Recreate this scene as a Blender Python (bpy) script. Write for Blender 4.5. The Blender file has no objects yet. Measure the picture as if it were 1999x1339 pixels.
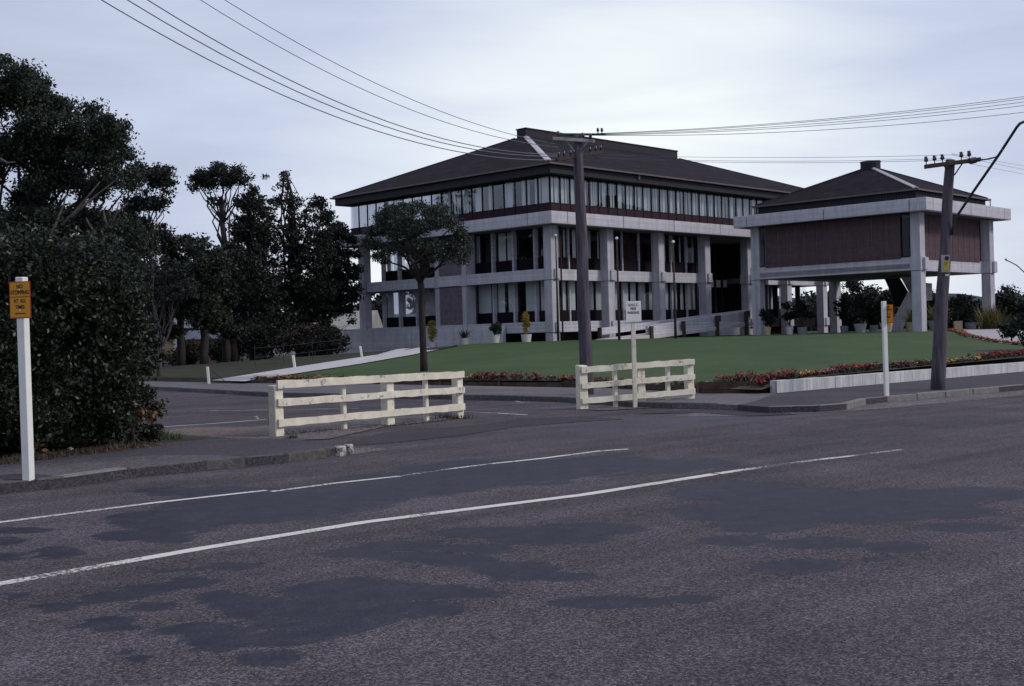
import bpy, bmesh, math, random
import numpy as np
from mathutils import Matrix, Vector
R_ = math.radians
S = bpy.context.scene
COL = S.collection
rng = np.random.default_rng(7)
random.seed(7)

# ------------------------------------------------------------------ camera
FPX = 2329.1; PITCH = -0.00608184; ROLL = -0.02667477; YAW = 0.7761841; EYE = 1.6
cp, sp = math.cos(PITCH), math.sin(PITCH)
CF = np.array([0, cp, sp]); _u = np.array([0, -sp, cp]); _r = np.array([1., 0, 0])
CR = _r * math.cos(ROLL) + _u * math.sin(ROLL)
CU = -_r * math.sin(ROLL) + _u * math.cos(ROLL)
CO = np.array([0, 0, EYE])
def ray(x, y): return CF + CR * (x - 999.5) / FPX - CU * (y - 669.5) / FPX
def atY(x, y, Y):
    r = ray(x, y); return CO + r * Y / r[1]
def gz(x, y, z=0.):
    r = ray(x, y); return CO + r * (z - EYE) / r[2]
def pxy(x, y, z=.12): p = gz(x, y, z); return (p[0], p[1])
cam = bpy.data.cameras.new('camera'); camo = bpy.data.objects.new('camera', cam); COL.objects.link(camo)
cam.sensor_width = 36; cam.lens = FPX / 1999 * 36; cam.clip_start = .1; cam.clip_end = 9000
camo.matrix_world = Matrix(((CR[0], CU[0], -CF[0], 0), (CR[1], CU[1], -CF[1], 0), (CR[2], CU[2], -CF[2], EYE), (0, 0, 0, 1)))
S.camera = camo

UD = np.array([-math.cos(YAW), math.sin(YAW)]); VD = np.array([math.sin(YAW), math.cos(YAW)])
KP = np.array([4.5, 28.])
def ab(x, y): return (x - KP[0]) * VD[0] + (y - KP[1]) * VD[1], (x - KP[0]) * UD[0] + (y - KP[1]) * UD[1]
def w2(a, b): return KP + VD * a + UD * b
def ss(x): x = min(1., max(0., x)); return x * x * (3 - 2 * x)
def lawn_h(a, b):
    A = min(1., max(0., (a - 1.0) / 29.)); A = A * (1.25 - .25 * A)
    h = .17 + 1.0 * A * (.5 + .5 * ss((b - 1) / 11.)) * (1 - .85 * ss((b - 37) / 16.) * (1 - ss((a - 60) / 60)))
    h += .2 * math.exp(-((b + 1.5) / 2.5) ** 2) * ss(a / 2.) * (1 - A)
    if b > 22 and a < 33: h -= 0
    return h
def terr(x, y):
    a, b = ab(x, y)
    return lawn_h(a, b)
def hit(px, py):
    r = ray(px, py); t = 12.
    while t < 400:
        p = CO + r * t
        if p[2] <= terr(p[0], p[1]): return p
        t += .05
    return CO + r * 400

# ------------------------------------------------------------------ helpers
def tag(o, label=None, cat=None, group=None, kind=None):
    if label: o['label'] = label
    if cat: o['category'] = cat
    if group: o['group'] = group
    if kind: o['kind'] = kind
    return o
def empty(name, loc=(0, 0, 0), rz=0):
    o = bpy.data.objects.new(name, None); COL.objects.link(o)
    o.location = loc; o.rotation_euler = (0, 0, rz); o.empty_display_size = .2
    return o
def ident(u, d, z): return (u, d, z)
class MB:
    def __init__(s, f=ident): s.v = []; s.f = []; s.m = []; s.map = f; s.mi = 0; s.smooth = False
    def face(s, idx): s.f.append(idx); s.m.append(s.mi)
    def box(s, u0, u1, d0, d1, z0, z1):
        b = len(s.v)
        for z in (z0, z1):
            for (u, d) in ((u0, d0), (u1, d0), (u1, d1), (u0, d1)): s.v.append(s.map(u, d, z))
        for q in ((0, 3, 2, 1), (4, 5, 6, 7), (0, 1, 5, 4), (1, 2, 6, 5), (2, 3, 7, 6), (3, 0, 4, 7)): s.face([b + i for i in q])
        return s
    def hexa(s, pts):
        b = len(s.v); s.v += [tuple(p) for p in pts]
        for q in ((0, 3, 2, 1), (4, 5, 6, 7), (0, 1, 5, 4), (1, 2, 6, 5), (2, 3, 7, 6), (3, 0, 4, 7)): s.face([b + i for i in q])
        return s
    def quad(s, pts):
        b = len(s.v); s.v += [tuple(p) for p in pts]; s.face(list(range(b, b + len(pts)))); return s
    def prism(s, poly, z0, z1):
        """poly 2D list; z0,z1 numbers or lists"""
        n = len(poly); b = len(s.v)
        za = z0 if hasattr(z0, '__len__') else [z0] * n; zb = z1 if hasattr(z1, '__len__') else [z1] * n
        for p, z in zip(poly, za): s.v.append((p[0], p[1], z))
        for p, z in zip(poly, zb): s.v.append((p[0], p[1], z))
        s.face([b + i for i in range(n)][::-1]); s.face([b + n + i for i in range(n)])
        for i in range(n):
            j = (i + 1) % n; s.face([b + i, b + j, b + n + j, b + n + i])
        return s
    def tube(s, pts, rad, n=8, cap=True):
        P = [Vector(p) for p in pts]; b = len(s.v)
        if not hasattr(rad, '__len__'): rad = [rad] * len(P)
        pu = None
        for i, p in enumerate(P):
            t = (P[min(i + 1, len(P) - 1)] - P[max(i - 1, 0)]).normalized()
            if pu is None:
                pu = t.cross(Vector((0, 0, 1)))
                if pu.length < .1: pu = t.cross(Vector((1, 0, 0)))
            pu = (pu - t * pu.dot(t)).normalized(); w = t.cross(pu)
            for k in range(n):
                a = 2 * math.pi * k / n
                s.v.append(tuple(p + (pu * math.cos(a) + w * math.sin(a)) * rad[i]))
        for i in range(len(P) - 1):
            for k in range(n):
                q = b + i * n; s.face([q + k, q + (k + 1) % n, q + n + (k + 1) % n, q + n + k])
        if cap:
            s.face([b + k for k in range(n)][::-1]); s.face([b + (len(P) - 1) * n + k for k in range(n)])
        return s
    def build(s, name, mats, parent=None, smooth=False, fix=True, bevel=0):
        me = bpy.data.meshes.new(name)
        if not isinstance(mats, (list, tuple)): mats = [mats]
        me.from_pydata(s.v, [], s.f)
        for m in mats: me.materials.append(m)
        if len(mats) > 1: me.polygons.foreach_set('material_index', s.m)
        if fix or bevel:
            bm = bmesh.new(); bm.from_mesh(me)
            bmesh.ops.recalc_face_normals(bm, faces=bm.faces)
            if bevel:
                bmesh.ops.bevel(bm, geom=[e for e in bm.edges if len(e.link_faces) == 2 and e.calc_face_angle(0) > .6], offset=bevel, segments=1, affect='EDGES')
            bm.to_mesh(me); bm.free()
        if smooth: me.polygons.foreach_set('use_smooth', [True] * len(me.polygons))
        o = bpy.data.objects.new(name, me); COL.objects.link(o)
        if parent: o.parent = parent
        return o

# ------------------------------------------------------------------ materials
def newmat(name):
    m = bpy.data.materials.new(name); m.use_nodes = True; nt = m.node_tree
    return m, nt, nt.nodes['Principled BSDF'], nt.nodes, nt.links
def lin(c): return tuple(c) + (1,)
def mat(name, col, rough=.85, var=.15, scale=3., bump=0., bscale=30., spec=.3, stretch=(1, 1, 1), col2=None, detail=6, spots=None):
    m, nt, b, N, L = newmat(name)
    tc = N.new('ShaderNodeTexCoord'); mp = N.new('ShaderNodeMapping'); mp.inputs['Scale'].default_value = stretch
    L.new(tc.outputs['Object'], mp.inputs['Vector'])
    no = N.new('ShaderNodeTexNoise'); no.inputs['Scale'].default_value = scale; no.inputs['Detail'].default_value = detail; no.inputs['Roughness'].default_value = .6
    L.new(mp.outputs[0], no.inputs['Vector'])
    cr = N.new('ShaderNodeValToRGB'); e = cr.color_ramp.elements
    if col2 is None:
        c1 = [c * (1 - var) for c in col]; c2 = [min(1, c * (1 + var)) for c in col]
    else: c1, c2 = col, col2
    e[0].position = .35; e[0].color = lin(c1); e[1].position = .65; e[1].color = lin(c2)
    L.new(no.outputs['Fac'], cr.inputs['Fac']); out = cr.outputs['Color']
    if spots:   # (colour, scale, threshold): worn patches
        n2 = N.new('ShaderNodeTexNoise'); n2.inputs['Scale'].default_value = spots[1]; n2.inputs['Detail'].default_value = 8; n2.inputs['Roughness'].default_value = .7
        L.new(mp.outputs[0], n2.inputs['Vector'])
        r2 = N.new('ShaderNodeMapRange'); r2.inputs['From Min'].default_value = spots[2]; r2.inputs['From Max'].default_value = spots[2] + .04
        L.new(n2.outputs['Fac'], r2.inputs['Value'])
        mx = N.new('ShaderNodeMixRGB'); L.new(r2.outputs[0], mx.inputs['Fac']); L.new(out, mx.inputs['Color1']); mx.inputs['Color2'].default_value = lin(spots[0]); out = mx.outputs[0]
    L.new(out, b.inputs['Base Color'])
    b.inputs['Roughness'].default_value = rough; b.inputs['Specular IOR Level'].default_value = spec
    if bump:
        n3 = N.new('ShaderNodeTexNoise'); n3.inputs['Scale'].default_value = bscale; n3.inputs['Detail'].default_value = 4
        L.new(mp.outputs[0], n3.inputs['Vector'])
        bp = N.new('ShaderNodeBump'); bp.inputs['Strength'].default_value = bump; bp.inputs['Distance'].default_value = .02
        L.new(n3.outputs['Fac'], bp.inputs['Height']); L.new(bp.outputs[0], b.inputs['Normal'])
    return m
def lines_mat(name, col, dark, axis, pitch, width=.12, rough=.85, var=.12, scale=2., bump=.4, spec=.25, brick=None):
    """base colour with joint lines every pitch metres along axis 0/1/2 (or 'h' = x+y), noise mottling"""
    m, nt, b, N, L = newmat(name)
    tc = N.new('ShaderNodeTexCoord'); sx = N.new('ShaderNodeSeparateXYZ'); L.new(tc.outputs['Object'], sx.inputs[0])
    def frac_line(ax, p, wd):
        if ax == 'h':
            ad = N.new('ShaderNodeMath'); ad.operation = 'ADD'; L.new(sx.outputs[0], ad.inputs[0]); L.new(sx.outputs[1], ad.inputs[1]); src = ad.outputs[0]
        else: src = sx.outputs[ax]
        d = N.new('ShaderNodeMath'); d.operation = 'DIVIDE'; L.new(src, d.inputs[0]); d.inputs[1].default_value = p
        fr = N.new('ShaderNodeMath'); fr.operation = 'FRACT'; L.new(d.outputs[0], fr.inputs[0])
        lt = N.new('ShaderNodeMath'); lt.operation = 'LESS_THAN'; L.new(fr.outputs[0], lt.inputs[0]); lt.inputs[1].default_value = wd
        fl = N.new('ShaderNodeMath'); fl.operation = 'FLOOR'; L.new(d.outputs[0], fl.inputs[0])
        return lt.outputs[0], fl.outputs[0]
    ln, idx = frac_line(axis, pitch, width)
    no = N.new('ShaderNodeTexNoise'); no.inputs['Scale'].default_value = scale; no.inputs['Detail'].default_value = 7; no.inputs['Roughness'].default_value = .65
    L.new(tc.outputs['Object'], no.inputs['Vector'])
    cr = N.new('ShaderNodeValToRGB'); e = cr.color_ramp.elements
    e[0].position = .33; e[0].color = lin([c * (1 - var) for c in col]); e[1].position = .67; e[1].color = lin([min(1, c * (1 + var)) for c in col])
    L.new(no.outputs['Fac'], cr.inputs['Fac'])
    wn = N.new('ShaderNodeTexWhiteNoise'); wn.noise_dimensions = '1D'; L.new(idx, wn.inputs['W'])
    mr = N.new('ShaderNodeMapRange'); mr.inputs['To Min'].default_value = .88; mr.inputs['To Max'].default_value = 1.1; L.new(wn.outputs['Value'], mr.inputs['Value'])
    mu = N.new('ShaderNodeMixRGB'); mu.blend_type = 'MULTIPLY'; mu.inputs['Fac'].default_value = 1; L.new(cr.outputs[0], mu.inputs['Color1']); L.new(mr.outputs[0], mu.inputs['Color2'])
    mps = N.new('ShaderNodeMapping'); mps.inputs['Scale'].default_value = (2.2, 2.2, .22); L.new(tc.outputs['Object'], mps.inputs[0])
    ns = N.new('ShaderNodeTexNoise'); ns.inputs['Scale'].default_value = 1.6; ns.inputs['Detail'].default_value = 8; ns.inputs['Roughness'].default_value = .7; L.new(mps.outputs[0], ns.inputs['Vector'])
    rs = N.new('ShaderNodeMapRange'); rs.inputs['From Min'].default_value = .36; rs.inputs['From Max'].default_value = .6; rs.inputs['To Min'].default_value = .82; rs.inputs['To Max'].default_value = 1.06; L.new(ns.outputs['Fac'], rs.inputs['Value'])
    m3 = N.new('ShaderNodeMixRGB'); m3.blend_type = 'MULTIPLY'; m3.inputs['Fac'].default_value = 1; L.new(mu.outputs[0], m3.inputs['Color1']); L.new(rs.outputs[0], m3.inputs['Color2']); mu = m3
    mask = ln
    if brick:
        l2, _ = frac_line(brick[0], brick[1], brick[2]); mm = N.new('ShaderNodeMath'); mm.operation = 'MAXIMUM'; L.new(ln, mm.inputs[0]); L.new(l2, mm.inputs[1]); mask = mm.outputs[0]
    mx = N.new('ShaderNodeMixRGB'); L.new(mask, mx.inputs['Fac']); L.new(mu.outputs[0], mx.inputs['Color1']); mx.inputs['Color2'].default_value = lin(dark)
    L.new(mx.outputs[0], b.inputs['Base Color']); b.inputs['Roughness'].default_value = rough; b.inputs['Specular IOR Level'].default_value = spec
    iv = N.new('ShaderNodeMath'); iv.operation = 'SUBTRACT'; iv.inputs[0].default_value = 1; L.new(mask, iv.inputs[1])
    bp = N.new('ShaderNodeBump'); bp.inputs['Strength'].default_value = bump; bp.inputs['Distance'].default_value = .01; L.new(iv.outputs[0], bp.inputs['Height']); L.new(bp.outputs[0], b.inputs['Normal'])
    return m
def leafmat(name, c1, c2, trans=.25, tint=None, rough=.55):
    m, nt, b, N, L = newmat(name)
    g = N.new('ShaderNodeNewGeometry'); cr = N.new('ShaderNodeValToRGB'); e = cr.color_ramp.elements
    e[0].color = lin(c1); e[1].color = lin(c2)
    if tint:
        k = cr.color_ramp.elements.new(.93); k.color = lin(c2); cr.color_ramp.elements[-1].color = lin(tint)
    tc = N.new('ShaderNodeTexCoord'); no = N.new('ShaderNodeTexNoise'); no.inputs['Scale'].default_value = .9; no.inputs['Detail'].default_value = 3
    L.new(tc.outputs['Object'], no.inputs['Vector'])
    mm = N.new('ShaderNodeMath'); mm.operation = 'MULTIPLY_ADD'; L.new(g.outputs['Random Per Island'], mm.inputs[0]); mm.inputs[1].default_value = .8
    m2 = N.new('ShaderNodeMath'); m2.operation = 'MULTIPLY_ADD'; L.new(no.outputs['Fac'], m2.inputs[0]); m2.inputs[1].default_value = .8; m2.inputs[2].default_value = -.3
    L.new(m2.outputs[0], mm.inputs[2]); L.new(mm.outputs[0], cr.inputs['Fac'])
    L.new(cr.outputs[0], b.inputs['Base Color']); b.inputs['Roughness'].default_value = rough; b.inputs['Specular IOR Level'].default_value = .35
    tr = N.new('ShaderNodeBsdfTranslucent'); L.new(cr.outputs[0], tr.inputs['Color'])
    mx = N.new('ShaderNodeMixShader'); mx.inputs[0].default_value = trans; L.new(b.outputs[0], mx.inputs[1]); L.new(tr.outputs[0], mx.inputs[2])
    L.new(mx.outputs[0], N['Material Output'].inputs['Surface'])
    return m
def glassmat(name, tint=(.55, .6, .68), refl=.12, rough=.02):
    m, nt, b, N, L = newmat(name); N.remove(b)
    t = N.new('ShaderNodeBsdfTransparent'); t.inputs[0].default_value = lin(tint)
    g = N.new('ShaderNodeBsdfGlossy'); g.inputs['Roughness'].default_value = rough; g.inputs['Color'].default_value = (.9, .93, 1, 1)
    lw = N.new('ShaderNodeLayerWeight'); lw.inputs['Blend'].default_value = .25
    mr = N.new('ShaderNodeMapRange'); mr.inputs['To Min'].default_value = refl; mr.inputs['To Max'].default_value = .9; L.new(lw.outputs['Facing'], mr.inputs['Value'])
    pw = N.new('ShaderNodeMath'); pw.operation = 'MULTIPLY'; L.new(lw.outputs['Fresnel'], pw.inputs[0]); pw.inputs[1].default_value = .45
    ad = N.new('ShaderNodeMath'); ad.operation = 'ADD'; ad.use_clamp = True; L.new(pw.outputs[0], ad.inputs[0]); ad.inputs[1].default_value = refl * .5
    N.remove(mr)
    no = N.new('ShaderNodeTexNoise'); no.inputs['Scale'].default_value = .8; tc = N.new('ShaderNodeTexCoord'); L.new(tc.outputs['Object'], no.inputs['Vector'])
    bp = N.new('ShaderNodeBump'); bp.inputs['Strength'].default_value = .08; bp.inputs['Distance'].default_value = .05; L.new(no.outputs['Fac'], bp.inputs['Height']); L.new(bp.outputs[0], g.inputs['Normal'])
    mx = N.new('ShaderNodeMixShader'); L.new(ad.outputs[0], mx.inputs[0]); L.new(t.outputs[0], mx.inputs[1]); L.new(g.outputs[0], mx.inputs[2])
    L.new(mx.outputs[0], N['Material Output'].inputs['Surface'])
    return m
def speckle(name, c1, c2, c3, size, rough=.9, big=.25, bump=.5, bdist=.006):
    """stone chip surface: voronoi cells of random tone"""
    m, nt, b, N, L = newmat(name)
    tc = N.new('ShaderNodeTexCoord'); vo = N.new('ShaderNodeTexVoronoi'); vo.inputs['Scale'].default_value = 1 / size; L.new(tc.outputs['Object'], vo.inputs['Vector'])
    cr = N.new('ShaderNodeValToRGB'); e = cr.color_ramp.elements; e[0].color = lin(c1); e[1].color = lin(c3); k = e.new(.55); k.color = lin(c2)
    sp_ = N.new('ShaderNodeSeparateColor'); L.new(vo.outputs['Color'], sp_.inputs[0]); L.new(sp_.outputs[0], cr.inputs['Fac'])
    no = N.new('ShaderNodeTexNoise'); no.inputs['Scale'].default_value = .6; no.inputs['Detail'].default_value = 8; no.inputs['Roughness'].default_value = .65; L.new(tc.outputs['Object'], no.inputs['Vector'])
    mr = N.new('ShaderNodeMapRange'); mr.inputs['From Min'].default_value = .3; mr.inputs['From Max'].default_value = .7; mr.inputs['To Min'].default_value = 1 - big; mr.inputs['To Max'].default_value = 1 + big; L.new(no.outputs['Fac'], mr.inputs['Value'])
    mu = N.new('ShaderNodeMixRGB'); mu.blend_type = 'MULTIPLY'; mu.inputs['Fac'].default_value = 1; L.new(cr.outputs[0], mu.inputs['Color1']); L.new(mr.outputs[0], mu.inputs['Color2'])
    L.new(mu.outputs[0], b.inputs['Base Color']); b.inputs['Roughness'].default_value = rough; b.inputs['Specular IOR Level'].default_value = .3
    bp = N.new('ShaderNodeBump'); bp.inputs['Strength'].default_value = bump; bp.inputs['Distance'].default_value = bdist; bp.invert = True; L.new(vo.outputs['Distance'], bp.inputs['Height']); L.new(bp.outputs[0], b.inputs['Normal'])
    return m, nt, b, N, L, mu, bp, tc

M = {}
M['beam'] = lines_mat('board_marked_concrete', (.48, .47, .53), (.35, .34, .39), 2, .11, .12, var=.08, scale=1.6)
M['column'] = lines_mat('ribbed_concrete', (.44, .43, .49), (.33, .32, .37), 'h', .09, .2, var=.12, scale=1.2)
M['plinth'] = lines_mat('concrete_blockwork', (.52, .52, .57), (.43, .43, .47), 2, .2, .07, var=.10, scale=1.5, brick=(1, .4, .03))
M['brick'] = lines_mat('brown_brick', (.155, .13, .155), (.09, .08, .095), 2, .085, .18, var=.2, scale=5, brick=('h', .24, .06))
M['redbrick'] = lines_mat('red_brick_panel', (.088, .056, .066), (.075, .052, .060), 2, .085, .2, var=.2, scale=3, brick=('h', .24, .06))
M['joint'] = mat('pale_joint', (.14, .12, .13), .8)
M['roof'] = lines_mat('dark_brown_shingles', (.026, .022, .029), (.015, .013, .017), 2, .09, .14, var=.3, scale=1.1, rough=.95, spec=.06)
M['fascia'] = lines_mat('dark_ribbed_fascia', (.024, .023, .032), (.008, .008, .011), 'h', .2, .3, var=.2, rough=.6)
M['soffit'] = mat('dark_soffit', (.02, .02, .024), .8)
M['gutter'] = mat('brown_gutter', (.09, .07, .075), .5, spec=.5)
M['hipcap'] = mat('galvanised_hip_flashing', (.42, .42, .45), .35, var=.25, scale=6, spec=.6)
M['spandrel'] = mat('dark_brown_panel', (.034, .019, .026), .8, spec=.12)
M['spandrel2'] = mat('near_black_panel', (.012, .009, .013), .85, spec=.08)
M['mullion'] = mat('dark_window_metal', (.018, .014, .020), .8, spec=.12)
M['glass'] = glassmat('window_glass', (.72, .75, .80), .14)
M['glassr'] = glassmat('sky_reflecting_glass', (.74, .79, .86), .20)
M['glassd'] = glassmat('shaded_window_glass', (.78, .80, .85), .03)
M['curtain'] = mat('pale_curtain', (.78, .80, .75), .9, var=.08, scale=.7)
M['curtainr'] = mat('red_brown_curtain', (.06, .02, .028), .9)
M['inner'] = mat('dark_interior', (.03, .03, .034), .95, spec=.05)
M['ceil'] = mat('interior_slab', (.12, .12, .13), .9)
M['white'] = mat('weathered_cream_paint', (.66, .62, .52), .6, var=.12, scale=5, bump=.3, bscale=40, spots=((.26, .23, .23), 6, .595), stretch=(1, 1, 1))
M['whitec'] = mat('clean_white_paint', (.72, .72, .70), .5, var=.05, scale=4)
M['yellow'] = mat('yellow_sign_paint', (.62, .27, .015), .45, var=.05)
M['redt'] = mat('red_sign_border', (.35, .035, .02), .45, var=.05)
M['black'] = mat('black_lettering', (.012, .011, .012), .6, var=0)
M['letter'] = mat('faded_maroon_lettering', (.10, .045, .06), .6, var=.1)
M['wood'] = mat('weathered_pole_timber', (.075, .065, .082), .85, var=.45, scale=3.5, bump=.7, bscale=14, stretch=(5, 5, .35))
M['wood2'] = mat('bleached_crossarm_timber', (.26, .25, .27), .85, var=.3, scale=6)
M['dwood'] = mat('dark_timber', (.045, .033, .03), .85, var=.3, scale=6)
M['border'] = mat('brown_border_boards', (.075, .045, .035), .85, var=.35, scale=4)
M['iron'] = mat('dark_iron', (.02, .02, .025), .5, spec=.5)
M['insul'] = mat('brown_glazed_insulator', (.03, .022, .03), .25, spec=.6)
M['wire'] = mat('grey_cable', (.16, .15, .20), .6)
M['bark'] = mat('dark_bark', (.026, .021, .022), .9, var=.4, scale=6, bump=.6, bscale=12, stretch=(3, 3, .6))
M['palebark'] = mat('pale_dead_bark', (.10, .08, .088), .9, var=.35, scale=4, stretch=(2, 2, .7))
M['soil'] = mat('flower_bed_soil', (.075, .05, .042), .95, var=.35, scale=8, bump=.8, bscale=25)
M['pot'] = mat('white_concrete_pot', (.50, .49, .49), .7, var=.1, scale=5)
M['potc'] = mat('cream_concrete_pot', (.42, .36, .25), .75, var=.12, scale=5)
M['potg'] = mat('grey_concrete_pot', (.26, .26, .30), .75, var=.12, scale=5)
M['kerb'] = mat('grey_concrete_kerb', (.17, .16, .165), .9, var=.2, scale=9, bump=.5, bscale=40)
M['kerbd'] = mat('dirty_kerb_stone', (.085, .076, .078), .9, var=.3, scale=14, bump=.6, bscale=40)
M['path'] = mat('pale_concrete_path', (.46, .44, .46), .9, var=.08, scale=2)
M['paving'] = mat('pale_gravel_forecourt', (.36, .33, .35), .9, var=.12, scale=4, bump=.4, bscale=60)
M['block'] = lines_mat('split_white_block', (.50, .505, .53), (.30, .30, .33), 'h', .1, .10, var=.12, scale=4)
M['paper'] = mat('white_litter', (.65, .66, .7), .8)
M['weather'] = lines_mat('yellow_weatherboard', (.33, .26, .15), (.18, .14, .09), 2, .18, .12, var=.1)
M['tin'] = lines_mat('corrugated_roof', (.30, .29, .29), (.22, .21, .21), 'h', .35, .4, var=.15, scale=1)
M['tinblue'] = mat('blue_grey_house_roof', (.12, .14, .19), .6, var=.2, scale=3)
M['darkroof'] = mat('dark_house_roof', (.03, .03, .035), .8)
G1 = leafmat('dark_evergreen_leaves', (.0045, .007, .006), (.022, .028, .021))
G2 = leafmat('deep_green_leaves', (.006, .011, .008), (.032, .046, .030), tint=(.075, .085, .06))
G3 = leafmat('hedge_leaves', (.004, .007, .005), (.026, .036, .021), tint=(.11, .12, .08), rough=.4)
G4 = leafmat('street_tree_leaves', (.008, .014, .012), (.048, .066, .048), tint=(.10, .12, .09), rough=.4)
GY = leafmat('golden_conifer_foliage', (.17, .13, .025), (.42, .34, .07))
GP = leafmat('purple_flax_leaves', (.03, .012, .016), (.09, .045, .05))
GO = leafmat('olive_flax_leaves', (.05, .05, .02), (.22, .19, .07))
GD = leafmat('dead_brown_leaves', (.08, .04, .02), (.24, .13, .06))
GG = leafmat('grass_tuft_blades', (.03, .05, .02), (.10, .14, .06))
GX = leafmat('dry_weeds', (.03, .024, .018), (.09, .065, .048))
GU = leafmat('brown_scrub', (.012, .010, .008), (.045, .034, .026))

# ------------------------------------------------------------------ world + light
W = bpy.data.worlds.new('World'); S.world = W; W.use_nodes = True
N = W.node_tree.nodes; L = W.node_tree.links; bg = N['Background']
SUN_EL, SUN_AZ = R_(38), R_(104)     # azimuth measured clockwise from +Y
sky = N.new('ShaderNodeTexSky'); sky.sky_type = 'NISHITA'; sky.sun_disc = False; sky.sun_elevation = SUN_EL; sky.sun_rotation = SUN_AZ; sky.air_density = 1.2; sky.dust_density = 2
tc = N.new('ShaderNodeTexCoord'); sx = N.new('ShaderNodeSeparateXYZ'); L.new(tc.outputs['Generated'], sx.inputs[0])
def wmath(op, a, b=None, c=None, clamp=False):
    n = N.new('ShaderNodeMath'); n.operation = op; n.use_clamp = clamp
    for i, v in enumerate((a, b, c)):
        if v is None: continue
        if isinstance(v, (int, float)): n.inputs[i].default_value = v
        else: L.new(v, n.inputs[i])
    return n.outputs[0]
mp = N.new('ShaderNodeMapping'); mp.inputs['Rotation'].default_value = (R_(8), R_(-14), 0); mp.inputs['Scale'].default_value = (1.6, 1.0, 8.5); L.new(tc.outputs['Generated'], mp.inputs[0])
n1 = N.new('ShaderNodeTexNoise'); n1.inputs['Scale'].default_value = 1.9; n1.inputs['Detail'].default_value = 5; n1.inputs['Roughness'].default_value = .5; n1.inputs['Distortion'].default_value = .5; L.new(mp.outputs[0], n1.inputs['Vector'])
# glow of the bright part of the overcast, low and right of centre
gl = N.new('ShaderNodeVectorMath'); gl.operation = 'DOT_PRODUCT'; L.new(tc.outputs['Generated'], gl.inputs[0]); gd = Vector((.10, 1, .12)).normalized(); gl.inputs[1].default_value = gd
gpow = wmath('POWER', wmath('MAXIMUM', gl.outputs['Value'], 0), 26)
el = wmath('MAXIMUM', sx.outputs[2], 0)
lowb = wmath('POWER', wmath('SUBTRACT', 1, el, clamp=True), 9)
v = wmath('MULTIPLY_ADD', n1.outputs['Fac'], .85, -.31)
v = wmath('MULTIPLY_ADD', gpow, .60, v)
v = wmath('MULTIPLY_ADD', lowb, .30, v, clamp=True)
cr = N.new('ShaderNodeValToRGB'); e = cr.color_ramp.elements
e[0].position = 0; e[0].color = (.45, .50, .65, 1); e[1].position = 1; e[1].color = (1.10, 1.15, 1.10, 1)
k = e.new(.35); k.color = (.62, .68, .86, 1); k = e.new(.68); k.color = (.87, .93, 1.00, 1)
L.new(v, cr.inputs['Fac'])
ms = N.new('ShaderNodeVectorMath'); ms.operation = 'SCALE'; L.new(sky.outputs[0], ms.inputs[0]); ms.inputs['Scale'].default_value = .1
mxw = N.new('ShaderNodeMixRGB'); mxw.inputs['Fac'].default_value = .9; L.new(ms.outputs[0], mxw.inputs['Color1'])
# the cloud layer, brought to the scale of the sky at background strength 0.1
L.new(cr.outputs[0], mxw.inputs['Color2'])
sc = N.new('ShaderNodeVectorMath'); sc.operation = 'SCALE'; L.new(mxw.outputs[0], sc.inputs[0]); sc.inputs['Scale'].default_value = 10
L.new(sc.outputs[0], bg.inputs['Color']); bg.inputs['Strength'].default_value = .1
sl = bpy.data.lights.new('sun', 'SUN'); so = bpy.data.objects.new('sun', sl); COL.objects.link(so)
sl.energy = 1.85; sl.angle = R_(10); sl.color = (1, .93, .84)
d = Vector((math.sin(SUN_AZ) * math.cos(SUN_EL), math.cos(SUN_AZ) * math.cos(SUN_EL), math.sin(SUN_EL)))
so.rotation_euler = d.to_track_quat('Z', 'Y').to_euler()
S.view_settings.view_transform = 'Standard'; S.view_settings.look = 'None'; S.view_settings.exposure = 0; S.view_settings.gamma = 1

# ------------------------------------------------------------------ foliage
def leaves(name, m, blobs, n, size, parent=None, seed=0, clump=.35, per=26, elong=1.6, droop=0.):
    """many leaf quads gathered in small clumps that fill the blobs (x,y,z,rx,ry,rz)"""
    r = np.random.default_rng(seed)
    B = np.array([b[:6] for b in blobs], float)
    wgt = (B[:, 3] * B[:, 4] * B[:, 5]) ** .75; wgt /= wgt.sum()
    nc = max(1, n // per)
    ci = r.choice(len(B), nc, p=wgt)
    d_ = r.normal(size=(nc, 3)); d_ /= np.linalg.norm(d_, axis=1)[:, None]
    rad = r.random(nc) ** .42
    cc = B[ci, :3] + d_ * rad[:, None] * B[ci, 3:6]
    cs = clump * (.55 + .9 * r.random(nc))
    k = np.repeat(np.arange(nc), per)
    P = cc[k] + np.clip(r.normal(size=(nc * per, 3)), -1.7, 1.7) * cs[k][:, None] * np.array([1, 1, .62]) * .6
    n = len(P)
    nr = r.normal(size=(n, 3)); nr[:, 2] = nr[:, 2] * .9 + .25; nr /= np.linalg.norm(nr, axis=1)[:, None]
    t = r.normal(size=(n, 3)); t[:, 2] -= droop; t -= nr * (t * nr).sum(1)[:, None]; t /= np.linalg.norm(t, axis=1)[:, None] + 1e-9
    w = np.cross(nr, t); s = size * (.55 + .9 * r.random(n))[:, None]
    V = np.stack([P - t * s * elong * .5, P + w * s * .42, P + t * s * elong * .5, P - w * s * .42], 1).reshape(-1, 3)
    me = bpy.data.meshes.new(name); me.vertices.add(len(V)); me.vertices.foreach_set('co', V.ravel())
    me.loops.add(n * 4); me.loops.foreach_set('vertex_index', np.arange(n * 4)); me.polygons.add(n)
    me.polygons.foreach_set('loop_start', np.arange(0, n * 4, 4)); me.polygons.foreach_set('loop_total', np.full(n, 4))
    me.update(calc_edges=True); me.materials.append(m)
    o = bpy.data.objects.new(name, me); COL.objects.link(o)
    if parent: o.parent = parent
    return o
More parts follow.
